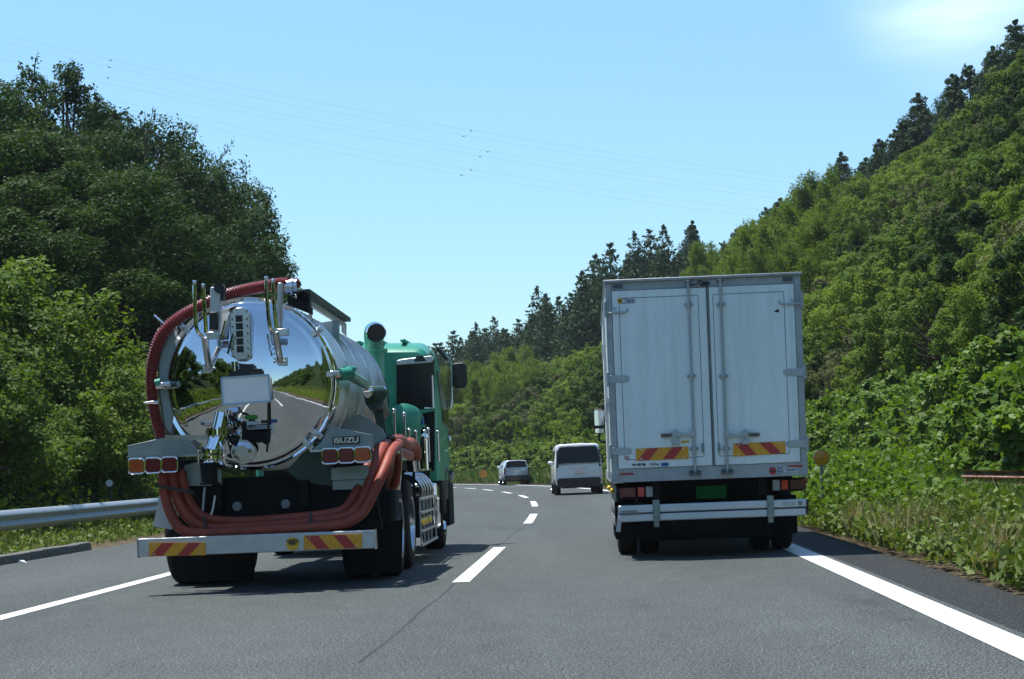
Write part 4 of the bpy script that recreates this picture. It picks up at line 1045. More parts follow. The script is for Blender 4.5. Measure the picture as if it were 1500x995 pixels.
# side stakes with bright heads
for px, zt, y, zb in ((514,624,1.6,1.35),(557,605,2.2,1.35),(577,603,1.9,1.25),(592,608,2.5,1.25),(599,631,4.6,1.3),(609,634,4.9,1.25),(622,633,5.1,1.2),(627,630,5.6,1.2),(641,634,5.9,1.2)):
    a = L(px, zt, y); m = MB(); m.cyl((a.x,y,zb), a, .014, seg=8); m.ball((a.x,y,a.z+.01), .024, 10, 8); m.build('side_stake', M['steel'], TK)
m = MB(); a = L(622,640,5.1); m.cyl((a.x,5.1,1.1), a, .035, seg=12); m.ball(tuple(a), .05, 12, 8); m.build('hydrant_post', M['chrome'], TK)
m = MB()
for y in (4.3, 4.7, 5.1, 5.5): m.box((1.12,y,1.10), (.16,.03,.02))
m.box((1.19,4.95,1.10), (.03,1.9,.025)); m.build('rack_shelf', M['chrome'], TK, bev=.003)
m = MB()
for y in (4.25, 4.6, 5.0, 5.4, 5.8):
    m.tube(smooth_path([V((1.02,y,1.06)), V((1.10,y,1.04)), V((1.18,y,.96)), V((1.22,y,.86)), V((1.21,y,.76))], 4), .020, 8)
m.each('rack_tube', M['steel'], TK)
m = MB()
for z in (.76, .60, .38, .22): m.bar((1.22,3.95,z), (1.22,6.25,z), .03, .03)
for y in (4.0, 4.5, 5.0, 5.5, 6.2): m.bar((1.215,y,.22), (1.215,y,.76), .022, .022)
m.build('side_guard', M['aluminium'], TK)
m = MB(); m.box((1.02,5.1,.55), (.34,1.9,.5)); m.build('equipment_box', M['chassis'], TK, bev=.01)
for y in (4.2, 4.6, 5.15): m = MB(); m.ball((1.225,y,.49), (.03,.12,.05), 12, 8); m.build('side_marker', M['yellow'], TK)
m = MB(); m.box((1.05,6.6,.62), (.36,.55,.62)); m.build('fuel_tank', M['chrome'], TK, bev=.05)
# hoses
def hose(pts, r, n=7): 
    m = MB(); P = smooth_path([L(*p) for p in pts], 34); m.tube(P, [r if k % 3 else r*.955 for k in range(len(P))], 14); return m.build('suction_hose', M['hose'], TK)
hose([(239,690,.28),(241,720,.26),(249,750,.22),(263,773,.14),(285,781,.10),(340,779,.10),(430,774,.10),(500,768,.12),(530,752,.18),(548,720,.3),(562,690,.45),(574,662,.8),(584,650,1.3)], .051)
hose([(252,688,.30),(256,718,.28),(268,748,.24),(285,766,.20),(310,774,.16),(380,771,.16),(450,765,.18),(505,757,.2),(528,738,.28),(540,710,.4),(551,680,.6),(562,655,1.0),(573,645,1.5)], .051)
hose([(264,690,.34),(272,722,.32),(285,746,.30),(305,760,.26),(350,764,.22),(430,759,.24),(495,750,.26),(515,733,.34),(530,705,.55),(542,676,.85),(556,655,1.3)], .049)
hose([(573,648,1.3),(584,645,2.0),(594,652,2.5),(602,650,3.0),(609,662,3.3),(606,680,3.4)], .068)
hose([(562,655,1.1),(576,660,1.6),(590,664,2.2),(600,668,2.8)], .058)
m = MB(); a = L(573,642,1.25); m.cyl(L(568,642,1.2), L(582,643,1.4), .02, seg=10)
for px, y in ((572,1.25),(583,1.7)):
    m.tube([L(px,636,y), L(px-1,672,y)], .012, 8)
m.build('hose_cradle', M['black'], TK)
m = MB(); m.tube([L(604,672,3.35), L(606,688,3.4)], .078, 18); m.build('hose_end_coupling', M['steel'], TK)
for pa, pb in (((232,712,.2),(284,722,.2)), ((300,756,.12),(300,786,.06)), ((455,752,.12),(457,779,.06))):
    m = MB(); m.bar(L(*pa), L(*pb), .02, .03); m.build('hose_strap', M['black'], TK)
# upper ribbed hose
pts = [(436,417,.9),(410,416,.75),(385,420,.62),(350,427,.50),(318,437,.42),(290,450,.36),(262,466,.32),(240,486,.32),(228,512,.34),(222,545,.36),(223,580,.36),(228,610,.38),(236,640,.40),(240,665,.42)]
P0 = smooth_path([L(*p) for p in pts], 40); P = [P0[0]]; acc = 0; step = .0068
for a, b in zip(P0[:-1], P0[1:]):
    d = (b-a).length; t = step-acc
    while t <= d: P.append(a.lerp(b, t/d)); t += step
    acc = (acc+d) % step
m = MB(); m.tube(P, [.050 if i % 4 < 2 else .062 for i in range(len(P))], 16); m.build('ribbed_hose', M['ribhose'], TK)
m = MB()
c = L(428,420,.8); m.tube([L(418,421,.8), L(436,419,.8)], .075, 20); m.tube([L(427,421,.78), L(430,421,.78)], .095, 20); m.build('hose_coupling', M['steel'], TK)
m = MB(); m.tube(smooth_path([L(414,412,.8), L(425,408,.8), L(436,415,.8)], 4), .018, 8); px_prism(m, TF, [(421,432),(440,440),(452,448),(452,458),(421,446)], .8, 1.1); m.build('top_manhole', M['chassis'], TK)
# walkway beam on the tank top, running forwards
m = MB(); a, b = L(446,427,1.0), L(507,469,3.9)
m.bar(a, b, .11, .045); m.build('walkway_rail', M['dgreen'], TK)
m = MB(); m.bar(a-V((.02,0,.08)), b-V((.02,0,.06)), .035, .05); a2 = L(462,470,1.7)
px_prism(m, TF, [(452,446),(456,446),(456,480),(452,478)], 1.3, 1.36); px_prism(m, TF, [(500,474),(506,474),(506,492),(500,486)], 3.5, 3.6); px_prism(m, TF, [(468,473),(488,470),(488,512),(478,492)], 1.9, 1.95); m.build('walkway_frame', M['aluminium'], TK)
m = MB(); px_prism(m, TF, [(434,428),(446,424),(452,434),(452,448),(440,452),(434,440)], .95, 1.15); m.build('winch_box', M['chassis'], TK, bev=.01)
m = MB(); px_prism(m, TF, [(487,468),(496,469),(496,545),(491,560),(487,520)], 1.7, 1.78); m.build('ladder_upright', M['greyplate'], TK)
# hydraulic rams on the right flank
m = MB(); m.cyl(L(480,549,.42), L(498,549,.5), .034, seg=16); o = m.build('lock_ram', M['chrome'], TK)
m = MB(); m.cyl(L(497,549,.5), L(512,547,.6), .062, seg=18); m.cyl(L(512,549,.6), L(533,562,1.5), .055, .05, seg=18); m.cyl(L(505,541,.6), L(519,541,.7), .03, seg=10); m.build('ram_body', M['green'], o)
m = MB(); m.cyl(L(538,576,1.1), L(562,573,1.3), .05, seg=18); o = m.build('hinge_pin', M['chrome'], TK)
m = MB(); m.cyl(L(541,578,1.15), L(558,577,1.3), .085, seg=20); m.cyl(L(548,585,1.2), L(560,604,1.9), .10, .08, seg=18); px_prism(m, TF, [(545,590),(560,586),(566,640),(556,650)], 1.4, 1.45); m.build('hinge_lug', M['dgreen'], o, bev=.01)
m = MB(); px_prism(m, TF, [(512,612),(528,606),(560,628),(572,660),(540,648),(500,634)], 1.3, 1.36); m.build('flank_guard', M['greyplate'], TK)
# intake stack, air-cleaner drum and cab
m = MB(); e = L(548,505,5.9); P = smooth_path([e+V((0,0,-.9)), e, e+V((0,-.02,.10)), e+V((.02,-.10,.16)), e+V((.05,-.22,.14))], 5); m.tube(P, .125, 24); m.cyl(e+V((0,0,-.10)), e+V((0,0,-.06)), .17, seg=24); st = m.build('intake_stack', M['green'], TK)
m = MB(); q = P[-1]; d = (P[-1]-P[-2]).normalized(); m.lathe(q-d*.02, d, [(.128,0),(.132,.05),(.12,.09),(.10,.06),(.09,-.05)], 28); m.build('stack_mouth', M['chrome'], st)
m = MB(); m.lathe(q-d*.02, d, [(.10,.034),(.001,.032)], 28); m.build('mouth_shade_disc', M['black'], st)  # black disc over the tube cap, standing in for shade inside the mouth
m = MB(); c = L(596,610,6.0); m.lathe((c.x-.03, 5.9, c.z-.05), (0,1,0), [(.001,-.06),(.14,-.05),(.215,0),(.215,.5)], 36); px_prism(m, TF, [(577,600),(615,600),(612,680),(580,680)], 6.1, 6.35); m.build('air_cleaner_drum', M['green'], TK)
m = MB(); px_prism(m, TF, [(603,600),(634,600),(634,602),(612,607),(604,606)], 6.15, 6.3); px_prism(m, TF, [(610,623),(622,622),(622,626),(610,626)], 5.9, 6.1); m.build('cab_step_bracket', M['green'], TK)
m = MB(); m.tube([L(633,550,6.3), L(635,598,6.3), L(622,598,6.3)], .013, 8); m.build('grab_rail', M['steel'], TK)
m = MB(); m.cyl(L(619,622,6.0), L(619,614,6.0), .022, seg=10); m.build('grease_bottle', M['stblue'], TK)
# cab: lofted sections from rear wall to windscreen
yb_, yf_ = 6.75, 8.95; cr = L(640,560,yb_).x; cl = -cr-.02+2*0; zr = L(600,503,7.3).z; zb = .95
def cabsec(y, hw, top, rt):
    P = []; c0 = (cr-1.24)
    for sx, a0, a1 in ((1,-90,0),(1,0,90),(-1,90,180),(-1,180,270)):
        pass
    pts = [(hw, zb), (hw, 1.5), (hw-.01, 1.9), (hw-.07, 2.45), (hw-.10, top-rt)]
    for k in range(1, 6): a = pi/2*k/5; pts.append((hw-.10-rt+rt*cos(a), top-rt+rt*sin(a)))
    pts.append((0, top+.03)); full = pts + [(-x, z) for x, z in pts[-2::-1]]
    return [V((c0+x, y, z)) for x, z in full]
secs = [cabsec(yb_, 1.19, zr-.16, .14), cabsec(yb_+.06, 1.235, zr-.10, .16), cabsec(7.3, 1.245, zr, .18), cabsec(8.3, 1.245, zr-.02, .2), cabsec(8.8, 1.22, zr-.25, .2), cabsec(9.0, 1.15, zr-.5, .2)]
m = MB(); n_ = len(secs[0])
for s_ in secs: m.v += [tuple(p) for p in s_]
for i in range(len(secs)-1):
    for j in range(n_-1): m.f.append((i*n_+j, i*n_+j+1, (i+1)*n_+j+1, (i+1)*n_+j)); m.m.append(0)
m.f.append(tuple(range(n_))); m.m.append(0); m.f.append(tuple(range((len(secs)-1)*n_, len(secs)*n_))); m.m.append(0)
cab = m.build('cab', M['green'], TK)
m = MB()
for i in range(7):
    x = -1.0+.3*i; m.bar((x, 7.0, zr+.02), (x, 8.1, zr+.035), .07, .05)
m.each('roof_rib', M['green'], cab, bev=.02)
m = MB(); px_prism(m, TF, [(581,532),(636,525),(637,620),(636,690),(581,700)], yb_-.03, yb_-.012); m.build('rear_window', M['glass'], cab)
m = MB(); px_prism(m, TF, [(581,528),(590,526),(632,521),(636,524),(632,531),(581,535)], yb_-.09, yb_-.03); m.build('window_hood', M['aluminium'], cab, bev=.01)
m = MB(); px_prism(m, TF, [(606,530),(610,522),(620,521),(624,529)], yb_-.11, yb_-.09); m.build('hood_vent', M['black'], cab)
m = MB(); x = secs[2][0].x; m.prism([V((x-.00,7.5,1.75)), V((x,8.75,1.65)), V((x-.06,8.70,2.45)), V((x-.07,7.5,2.45))], (.012,0,0)); m.build('side_window', M['glass'], cab)
m = MB(); m.box((x-.12, 7.95, .85), (.22, 1.35, .35)); m.tube([V((x-.03, 7.9+.60*cos(pi*k/14), .5+.60*sin(pi*k/14))) for k in range(15)], .05, 8); m.build('front_wing', M['black'], cab, bev=.03)
m = MB(); m.box((x-1.15, 8.6, .6), (2.3, .9, .6)); m.box((x+.015,8.6,1.05),(.03,.5,.05)); m.build('front_skirt', M['chassis'], cab, bev=.04)
m = MB(); m.box((cr-1.24, yb_-.06, 1.05), (2.2, .1, .5)); m.build('cab_back_guard', M['chassis'], cab)
c = L(659,643,8.2); m = MB(); m.ball((x+.03, 8.2, c.z), (.03,.06,.04), 10, 8); m.build('door_handle', M['chrome'], cab)
m = MB(); c = L(663,697,8.5); m.box((x+.02,8.5,c.z), (.06,.12,.10)); m.build('side_indicator', M['clear'], cab, bev=.01)
# mirror on its arm
c = L(673,550,8.9); mw, mh = 22*TF.m(8.9), 37*TF.m(8.9)
m = MB(); m.prism(rrect(c.x, c.z, mw, mh, .07, 8.88, 5), (0,.12,0)); mi = m.build('wing_mirror', M['black'], TK, bev=.02)
m = MB(); m.prism(rrect(c.x, c.z-.04, mw*.80, mh*.62, .05, 8.872, 5), (0,.006,0)); m.prism(rrect(c.x, c.z+.13, mw*.75, mh*.20, .025, 8.872, 5), (0,.006,0)); m.build('mirror_glass', M['glass'], mi)
m = MB(); m.tube(smooth_path([L(644,515,8.85), L(652,520,8.9), L(660,528,8.9), L(662,545,8.9), L(662,565,8.9), L(662,588,8.9)], 5), .014, 8); m.tube([L(662,586,8.88), L(660,599,8.88)], .024, 8); m.build('mirror_arm', M['steel'], mi)
m = MB(); m.tube([L(650,520,8.8), L(651,508,8.8)], .006, 6); m.build('antenna', M['black'], cab)
m = MB(); px_prism(m, TF, [(638,506),(643,509),(656,524),(653,528),(648,524),(640,514)], 8.6, 8.9); m.build('sun_visor', M['black'], cab, bev=.01)

# ================================================================== BOX TRUCK
BF = Frame(2.135, 19.85, .041); L = BF.L
BT = thing('box_truck', (BF.x, BF.y, 0), -BF.a, 'white box truck with streaked rear doors and hazard boards in the right lane', 'truck')
tl, tr_, bl, br = L(886,412), L(1172,403), L(896,709), L(1184,695)
xl = (tl.x+bl.x)/2; xr = (tr_.x+br.x)/2; zt = (tl.z+tr_.z)/2; zb = (bl.z+br.z)/2; BL = 6.2
print('BOX', xl, xr, zb, zt)
m = MB(); m.bb((xl+.01,.06,zb+.02), (xr-.01,BL,zt-.02)); box = m.build('cargo_box', M['cargo'], BT, bev=.01)
m = MB(); fw = .075
m.bb((xl,0,zb), (xl+fw,.08,zt)); m.bb((xr-fw,0,zb), (xr,.08,zt)); m.bb((xl+fw,.003,zt-.10), (xr-fw,.08,zt-.003)); m.build('door_frame', M['cargoframe'], box, bev=.006)
m = MB(); m.bb((xl+fw-.01,.001,zb), (xr-fw+.01,.08,zb+.150)); m.build('rear_sill', M['cargoframe'], box, bev=.004)
m = MB(); m.bb((xl-.015,-.04,zt-.01), (xr+.015,.25,zt+.02)); m.bb((xl-.01,.25,zt-.01), (xl+.05,BL,zt+.018)); m.bb((xr-.05,.25,zt-.01), (xr+.01,BL,zt+.018)); m.build('roof_trim', M['cargoframe'], box, bev=.006)
m = MB(); m.bb((xl+.09,-.015,zt-.075), (xl+.20,.0,zt-.03)); m.bb((xr-.20,-.015,zt-.075), (xr-.09,0,zt-.03)); m.each('marker_lamp', M['dooredge'], box, bev=.004)
m = MB(); m.bb((xl-.012,.3,zb-.0), (xl+.004,BL-.1,zb+.12)); m.bb((xl-.012,.3,zb+.9),(xl+.004,BL-.1,zb+.96)); m.build('side_rail', M['cargofit'], box)
zd0, zd1 = zb+.153, zt-.105; xm = L(1041,560).x
doors = []
for s, a, b in ((-1, xl+fw+.004, xm-.004), (1, xm+.004, xr-fw-.004)):
    m = MB(); m.bb((a,-.012,zd0), (b,.04,zd1)); d = m.build('cargo_door', M['cargo'], box, bev=.006); doors.append(d)
    i0, i1 = (a+.075, b-.10) if s < 0 else (a+.055, b-.115)   # recessed seam outline
    q = MB(); t = .0035
    z0, z1 = zd0+.10, zd1-.085
    P = rrect((i0+i1)/2, (z0+z1)/2, i1-i0, z1-z0, .02, -.0125, 3); P.append(P[0]); q.tube(P, t, 6, cap=False); q.build('panel_seam', M['dooredge'], d)
    q = MB(); q.bb((a+.004 if s > 0 else b-.012, -.018, zd0), (a+.012 if s > 0 else b-.002, -.01, zd1)); q.build('door_gasket', M['dooredge'], d)
# lock rods
for k, (px, dr) in enumerate(((1009,0),(1056,1))):
    D = doors[dr]; a = L(px-1, 412); b = L(px+9 if k == 0 else px+10, 690); x = (L(px+4,560).x)
    m = MB(); m.cyl((x,-.045,zb+.06), (x,-.045,zt-.02), .0155, seg=12); m.build('lock_rod', M['cargofit'], D)
    for py in (446, 551, 657):
        z = L(px, py).z; q = MB(); q.box((x,-.03,z), (.10,.035,.028)); q.cyl((x,-.045,z-.028), (x,-.045,z+.028), .026, seg=12)
        for sx in (-1,1): q.cyl((x+sx*.042,-.055,z), (x+sx*.042,-.01,z), .012, seg=8)
        q.build('rod_bracket', M['cargofit'], D, bev=.004)
    q = MB(); q.box((x,-.03,zb+.075), (.13,.06,.04)); q.cyl((x-.04,-.06,zb+.09),(x-.04,0,zb+.09),.02,seg=8); q.cyl((x+.04,-.06,zb+.09),(x+.04,0,zb+.09),.02,seg=8); q.build('rod_keeper', M['dooredge'], D, bev=.004); q = MB(); q.box((x,-.03,zt-.035), (.07,.05,.03)); q.build('rod_keeper', M['dooredge'], D, bev=.004)
    # handle assembly
    s = -1 if k == 0 else 1
    hx = L(989 if k == 0 else 1091, 640).x; hz = L(989 if k == 0 else 1091, 640).z
    q = MB(); q.box((x+s*.01,-.045,hz+.03), (.06,.05,.075)); q.bar((x,-.05,hz+.03), (hx,-.05,hz+.015), .03, .035); q.box((hx,-.03,hz-.01), (.085,.05,.15)); q.cyl((hx,-.07,hz+.03), (hx,-.01,hz+.03), .03, seg=10); q.box((hx,-.06,hz+.04), (.03,.03,.09)); q.cyl((hx,-.06,hz-.02),(hx,-.03,hz-.02),.012,seg=8); h = q.build('door_handle', M['cargofit'], D, bev=.008)
    q = MB(); q.tube([(hx+s*.04,-.05,hz+.025), (hx+s*.075,-.05,hz+.02), (hx+s*.16,-.05,hz+.02)], [.014,.021,.019], 12); q.build('grip', M['handle'], h)
    lx = L(1029.5 if k == 0 else 1053, 655).x; lz = L(1029 if k == 0 else 1053, 655).z
    q = MB(); q.box((lx,-.02,lz), (.03,.02,.09)); q.cyl((lx,-.04,lz-.05),(lx,0,lz-.05),.014,seg=8); q.build('lock_tongue', M['greyplate'], D, bev=.006)
# hinges: top bent straps, plates lower
for k, pys in enumerate(((455,556,662),(441,545,650))):
    for j, py in enumerate(pys):
        xe = xl if k == 0 else xr; s = 1 if k == 0 else -1; z = L(893 if k == 0 else 1176, py).z
        q = MB()
        if j == 0:
            q.tube(smooth_path([V((xe-s*.012,-.02,z-.03)), V((xe+s*.12,-.025,z-.03)), V((xe+s*.22,-.025,z-.025)), V((xe+s*.255,-.025,z+.01))], 5), .011, 8); q.cyl((xe+s*.105,-.028,z+.015),(xe+s*.105,-.01,z+.015),.017,seg=12); q.cyl((xe-s*.005,-.02,z-.08),(xe-s*.005,-.02,z+.1),.018,seg=10)
        else:
            q.prism([V((xe-s*.015,-.02,z-.045)), V((xe+s*.20,-.02,z-.04)), V((xe+s*.235,-.02,z-.02)), V((xe+s*.235,-.02,z+.02)), V((xe+s*.20,-.02,z+.04)), V((xe-s*.015,-.02,z+.045))], (0,.014,0))
            for dx, dz in ((.09,0),(.15,.022),(.15,-.022),(.21,0)): q.cyl((xe+s*dx,-.028,z+dz),(xe+s*dx,-.01,z+dz),.009,seg=8)
            q.cyl((xe-s*.005,-.02,z-.08),(xe-s*.005,-.02,z+.08),.02,seg=10)
        q.build('hinge', M['cargofit'], doors[k], bev=.003)
hazard(doors[0], BF, [(931,657.5),(1008,654),(1009,672),(932,675)], -.022, 1)
hazard(doors[1], BF, [(1074,650),(1150,646.5),(1151,664),(1074,669)], -.022, -1)
m = MB(); c = L(1010,415); m.tube(smooth_path([V((c.x+.03,-.03,zt-.02)), V((c.x-.02,-.04,zt-.045)), V((c.x+.0,-.04,zt-.075)), V((c.x+.08,-.03,zt-.07))], 5), .008, 8); c2 = L(1028,415); m.tube(smooth_path([V((c2.x,-.02,zt-.03)), V((c2.x-.05,-.035,zt-.045)), V((c2.x+.0,-.035,zt-.085)), V((c2.x+.07,-.02,zt-.07))], 5), .007, 8); m.box((c2.x+.04,-.01,zt-.06),(.09,.02,.035)); m.build('door_latch', M['black'], box)
# stickers on the doors
def bstick(name, px, py, w, h, mat, par, txt=None, size=.05, ink='ink', r=.2, y=-.0145, **k):
    c = L(px, py, y); m = MB(); m.prism(rrect(c.x, c.z, w, h, min(w,h)*r, y), (0,.0025,0)); o = m.build(name, M[mat], par)
    if txt: lettering(txt, size, M[ink], o, (c.x+k.get('dx',0), y-.0025, c.z), bold=k.get('bold',.001), sx=k.get('sx',1), shear=k.get('shear',0))
    return o, c
o, c = bstick('sticker', 918,440.5, .205,.062,'inkblue',doors[0], r=.49); m = MB(); m.prism(rrect(c.x+.006,c.z,.19,.046,.022,-.0168),(0,.002,0)); m.build('white_field', M['sticker'], o)
m = MB(); m.lathe((c.x-.075,-.0195,c.z),(0,1,0),[(.0005,0),(.030,0),(.030,.004)],20); o2 = m.build('gold_ring', M['styellow'], o); m = MB(); m.lathe((c.x-.075,-.0215,c.z),(0,1,0),[(.0005,0),(.014,0),(.014,.003)],16); m.build('ring_centre', M['ink'], o2)
lettering('Topre', .044, M['inkblue'], o, (c.x+.025,-.0185,c.z), bold=.001, shear=.3)
bstick('sticker', 919,671, .06,.05,'sticker',doors[0], r=.4); o,c = bstick('sticker', 918,671.5, .045,.045,'hred',doors[0], r=.49, y=-.0165); m = MB(); m.lathe((c.x,-.0185,c.z),(0,1,0),[(.0005,0),(.011,0),(.011,.002)],16); m.build('ring_centre', M['sticker'], o)
c = L(936,681.2,-.0145); lettering('最大積載量', .030, M['ink'], doors[0], (c.x,-.0145,c.z), bold=.0008, sx=1.0, name='load_lettering')
c = L(958,680.2,-.0145); lettering('3200kg', .036, M['ink'], doors[0], (c.x,-.0145,c.z), bold=.0003, sx=1.05, name='load_lettering')
bstick('sticker', 974,680.5, .09,.042,'stblue',doors[0], r=.49)
bstick('sticker', 1003.5,647.5, .085,.026,'styellow',doors[0], r=.1)
bstick('sticker', 1132,690, .085,.085,'hred',box, r=.49, y=-.004)
o, c = bstick('sticker', 1143,688.5, .045,.052,'inkblue',box, r=.1, y=-.004)
m = MB(); m.lathe((c.x,-.0075,c.z),(0,1,0),[(.007,0),(.015,0),(.015,.002)],16); m.box((c.x+.008,-.0075,c.z-.012),(.016,.002,.006),mat=Matrix.Rotation(R(45),3,'Y')); m.build('ring_mark', M['sticker'], o)
c = L(1132,690,-.007); m = MB(); m.box((c.x,-.008,c.z-.004),(.055,.002,.016)); m.box((c.x,-.008,c.z+.024),(.012,.002,.016)); m.build('faded_print', M['ink'], box)
bstick('sticker', 1157,687.7, .14,.050,'sticker',box, 'Toprec', .042, 'inkblue', r=.05, y=-.004, shear=.3)
m = MB(); 
for px, py in ((918,694.5),(1165,683)): c = L(px,py); m.box((c.x,-.004,c.z),(.155,.008,.022))
m.each('red_reflector_strip', M['hred'], box)
m = MB(); c = L(1137,455.5,-.015); m.prism([c+V((-.03,0,-.01)), c+V((.03,0,-.02)), c+V((.032,0,.018)), c+V((.005,0,.012))], (0,.003,0)); m.build('paint_chip', paint('dark_red_scuff', (.06,.015,.03,1), .6), doors[1])
# underbody
m = MB(); m.box((xl+.5,3.2,.78),(.09,6.2,.2)); m.box((xr-.5,3.2,.78),(.09,6.2,.2)); m.box(((xl+xr)/2,.35,.82),(1.9,.10,.17)); m.box(((xl+xr)/2,3.2,.93),(1.9,6.0,.10)); m.build('chassis_frame', M['chassis'], BT)
m = MB(); m.box(((xl+xr)/2,1.0,.62),(1.5,.5,.35)); m.box(((xl+xr)/2,.75,.30),(1.5,.05,.25)); m.build('undertray', M['chassis'], BT)
c = L(1042,721,.22); m = MB(); m.box((c.x,.22,c.z),(.345,.012,.148), mat=Matrix.Rotation(-R(0),3,'Y')); m.build('number_plate', M['gplate'], BT, bev=.004)
for s, a, b, reds in ((-1, (910,727), (955,717), 939), (1, (1133,718), (1177,704), 1150)):
    p, q = L(a[0], 722 if s < 0 else 711, .16), L(b[0], 722 if s < 0 else 711, .16)
    m = MB(); m.bb((p.x,.16,p.z-.075),(q.x,.30,p.z+.075)); o = m.build('tail_lamp', M['chassis'], BT, bev=.01)
    fx = L(reds, 720, .15).x; m = MB(); w = .075; m.bb((fx-w/2,.148,p.z-.055),(fx+w/2,.162,p.z+.055)); m.build('red_lens', M['redlit'], o, bev=.006)
    m = MB(); k = fx-s*.095; m.bb((k-.042,.148,p.z-.06),(k+.042,.162,p.z+.06)); m.build('clear_lens', M['clear'], o, bev=.006)
    m = MB(); k = fx+s*.15; m.bb((k-.09,.150,p.z-.055),(k+.09,.162,p.z+.055)); m.build('dark_lens', M['red'] if s < 0 else paint('dark_amber_lens', (.10,.025,.01,1), .2), o, bev=.006)
# folded tail-lift bar
p, q = L(906,755,.0), L(1181,741,.0); zc = (p.z+q.z)/2
m = MB(); m.bb((p.x,-.05,zc+.005),(q.x,.06,zc+.092)); m.bb((p.x+.005,-.04,zc-.092),(q.x-.005,.06,zc-.008)); tb = m.build('rear_bumper_bar', paint('white_anodised_bar', (.52,.57,.60,1), .35, .35, .2, 8), BT, bev=.012)
m = MB(); m.bb((p.x+.01,-.03,zc-.01),(q.x-.01,.05,zc+.006)); m.bb((q.x-.0,-.045,zc-.08),(q.x+.02,.06,zc+.085)); m.build('bar_groove', M['black'], tb)
for px in (961,1128):
    x = L(px,745).x; m = MB(); m.bb((x-.038,-.075,zc-.10),(x+.038,-.048,zc+.145)); m.bb((x-.025,-.09,zc+.03),(x+.025,-.07,zc+.07)); m.bb((x-.025,-.09,zc-.05),(x+.025,-.07,zc-.01)); m.bb((x-.03,-.05,zc-.16),(x+.03,.02,zc-.09)); m.build('bar_bracket', M['greyplate'], tb, bev=.006)
def bar_st(px, py, w, h, mat, r, txt=None, sz=.02, ink='ink'):
    c = L(px, py, -.053); m = MB(); m.prism(rrect(c.x, c.z, w, h, min(w,h)*r, -.0535), (0,.003,0)); o = m.build('sticker', M[mat], tb)
    if txt: lettering(txt, sz, M[ink], o, (c.x,-.056,c.z), bold=.0006)
    return c
c = bar_st(922,750.5,.19,.045,'cargofit',.05); m = MB()
for k in range(12): m.box((c.x-.083+k*.015,-.0575,c.z-.010),(.010,.002,.014))
for k in range(12): m.box((c.x-.083+k*.015,-.0575,c.z+.012),(.011,.002,.007))
m.build('faded_print', M['ink'], tb)

c = bar_st(1155,738,.15,.045,'cargofit',.49); c = bar_st(1172,737,.055,.055,'cargofit',.49); m = MB(); m.lathe((c.x,-.056,c.z),(0,1,0),[(.010,0),(.020,0),(.020,.003)],20); m.build('ring_mark', M['ink'], tb)
m = MB(); m.bb((p.x+.05,.06,zc-.02),(p.x+.2,.5,zc+.06)); m.bb((q.x-.2,.06,zc-.02),(q.x-.05,.5,zc+.06)); m.bb((-.4,.1,zc-.2),(.4,.3,zc-.05)); m.build('lift_arm', M['chassis'], BT)
# flaps, markers, wheels
m = MB(); c = L(907,765,.3); m.box((c.x,.3,c.z),(.05,.01,.22), mat=Matrix.Rotation(R(8),3,'Y')); m.build('white_flap', M['sticker'], BT)
m = MB(); 
for px in (930,1140): c = L(px,778,1.0); m.box((c.x,1.0,.42),(.45,.012,.45))
m.each('rubber_mud_flap', M['flap'], BT)
for s in (-1,1): wheel(BT, (xl+xr)/2+s*1.03, 1.46, .40, .22, s, M['greyplate'], dual=True); wheel(BT, (xl+xr)/2+s*1.02, 5.9, .40, .24, s, M['greyplate'])
m = MB(); m.cyl((-.9,1.46,.4),(.9,1.46,.4),.07,seg=12); m.ball((0,1.46,.4),(.2,.2,.18)); m.cyl((-.9,5.9,.4),(.9,5.9,.4),.06,seg=12); m.build('axle', M['chassis'], BT)
m = MB(); m.ball((xl-.03,.55,L(898,716).z),(.028,.035,.03),12,8); m.ball((xl-.0,.38,L(898,720).z),(.025,.03,.034),12,8); m.each('side_marker', M['yellow'], BT)
m = MB(); c = L(1184,704); m.ball((xr+.02,.5,c.z),(.035,.04,.045),12,8); m.build('side_marker', M['orange'], BT)
for xx in (xl+.06, xr-.06):
    m = MB()
    for z in (.35,.55): m.box((xx,3.7,z),(.03,2.9,.09))
    for y in (2.4,3.7,5.0): m.box((xx,y,.56),(.035,.05,.5))
    m.build('side_guard', M['aluminium'], BT)
# tall narrow hardware along the left side of the box
m = MB(); m.bar((xl-.02,.5,zb+.05),(xl-.02,.5,zt-.3),.03,.03); m.box((xl-.03,.5,zb+.75),(.04,.06,.10)); m.box((xl-.03,.5,zb+1.5),(.05,.06,.16)); m.build('side_handrail', M['aluminium'], BT)
# cab ahead of the box
m = MB(); m.prism([V((xl+.12,6.35,.45)), V((xl+.12,8.15,.45)), V((xl+.12,8.25,1.25)), V((xl+.12,7.9,2.25)), V((xl+.12,6.35,2.3))], (xr-xl-.24,0,0)); cb = m.build('cab', M['vanwhite'], BT, bev=.08)
m = MB(); m.prism([V((xl+.113,6.9,1.35)), V((xl+.113,7.95,1.3)), V((xl+.113,7.75,2.05)), V((xl+.113,6.9,2.1))], (.004,0,0)); m.build('side_window', M['glass'], cb)
c = L(877.5,617,7.9); mw, mh = 16*BF.m(7.9), 36*BF.m(7.9)
m = MB(); m.prism(rrect(c.x, c.z, mw, mh, .04, 7.9, 4), (0,.10,0)); mi = m.build('wing_mirror', M['black'], BT, bev=.015)
m = MB(); m.prism(rrect(c.x, c.z+.05, mw*.82, mh*.62, .02, 7.892, 4), (0,.005,0)); m.prism(rrect(c.x, c.z-.15, mw*.78, mh*.18, .02, 7.892, 4), (0,.005,0)); m.build('mirror_glass', M['mirror'], mi)
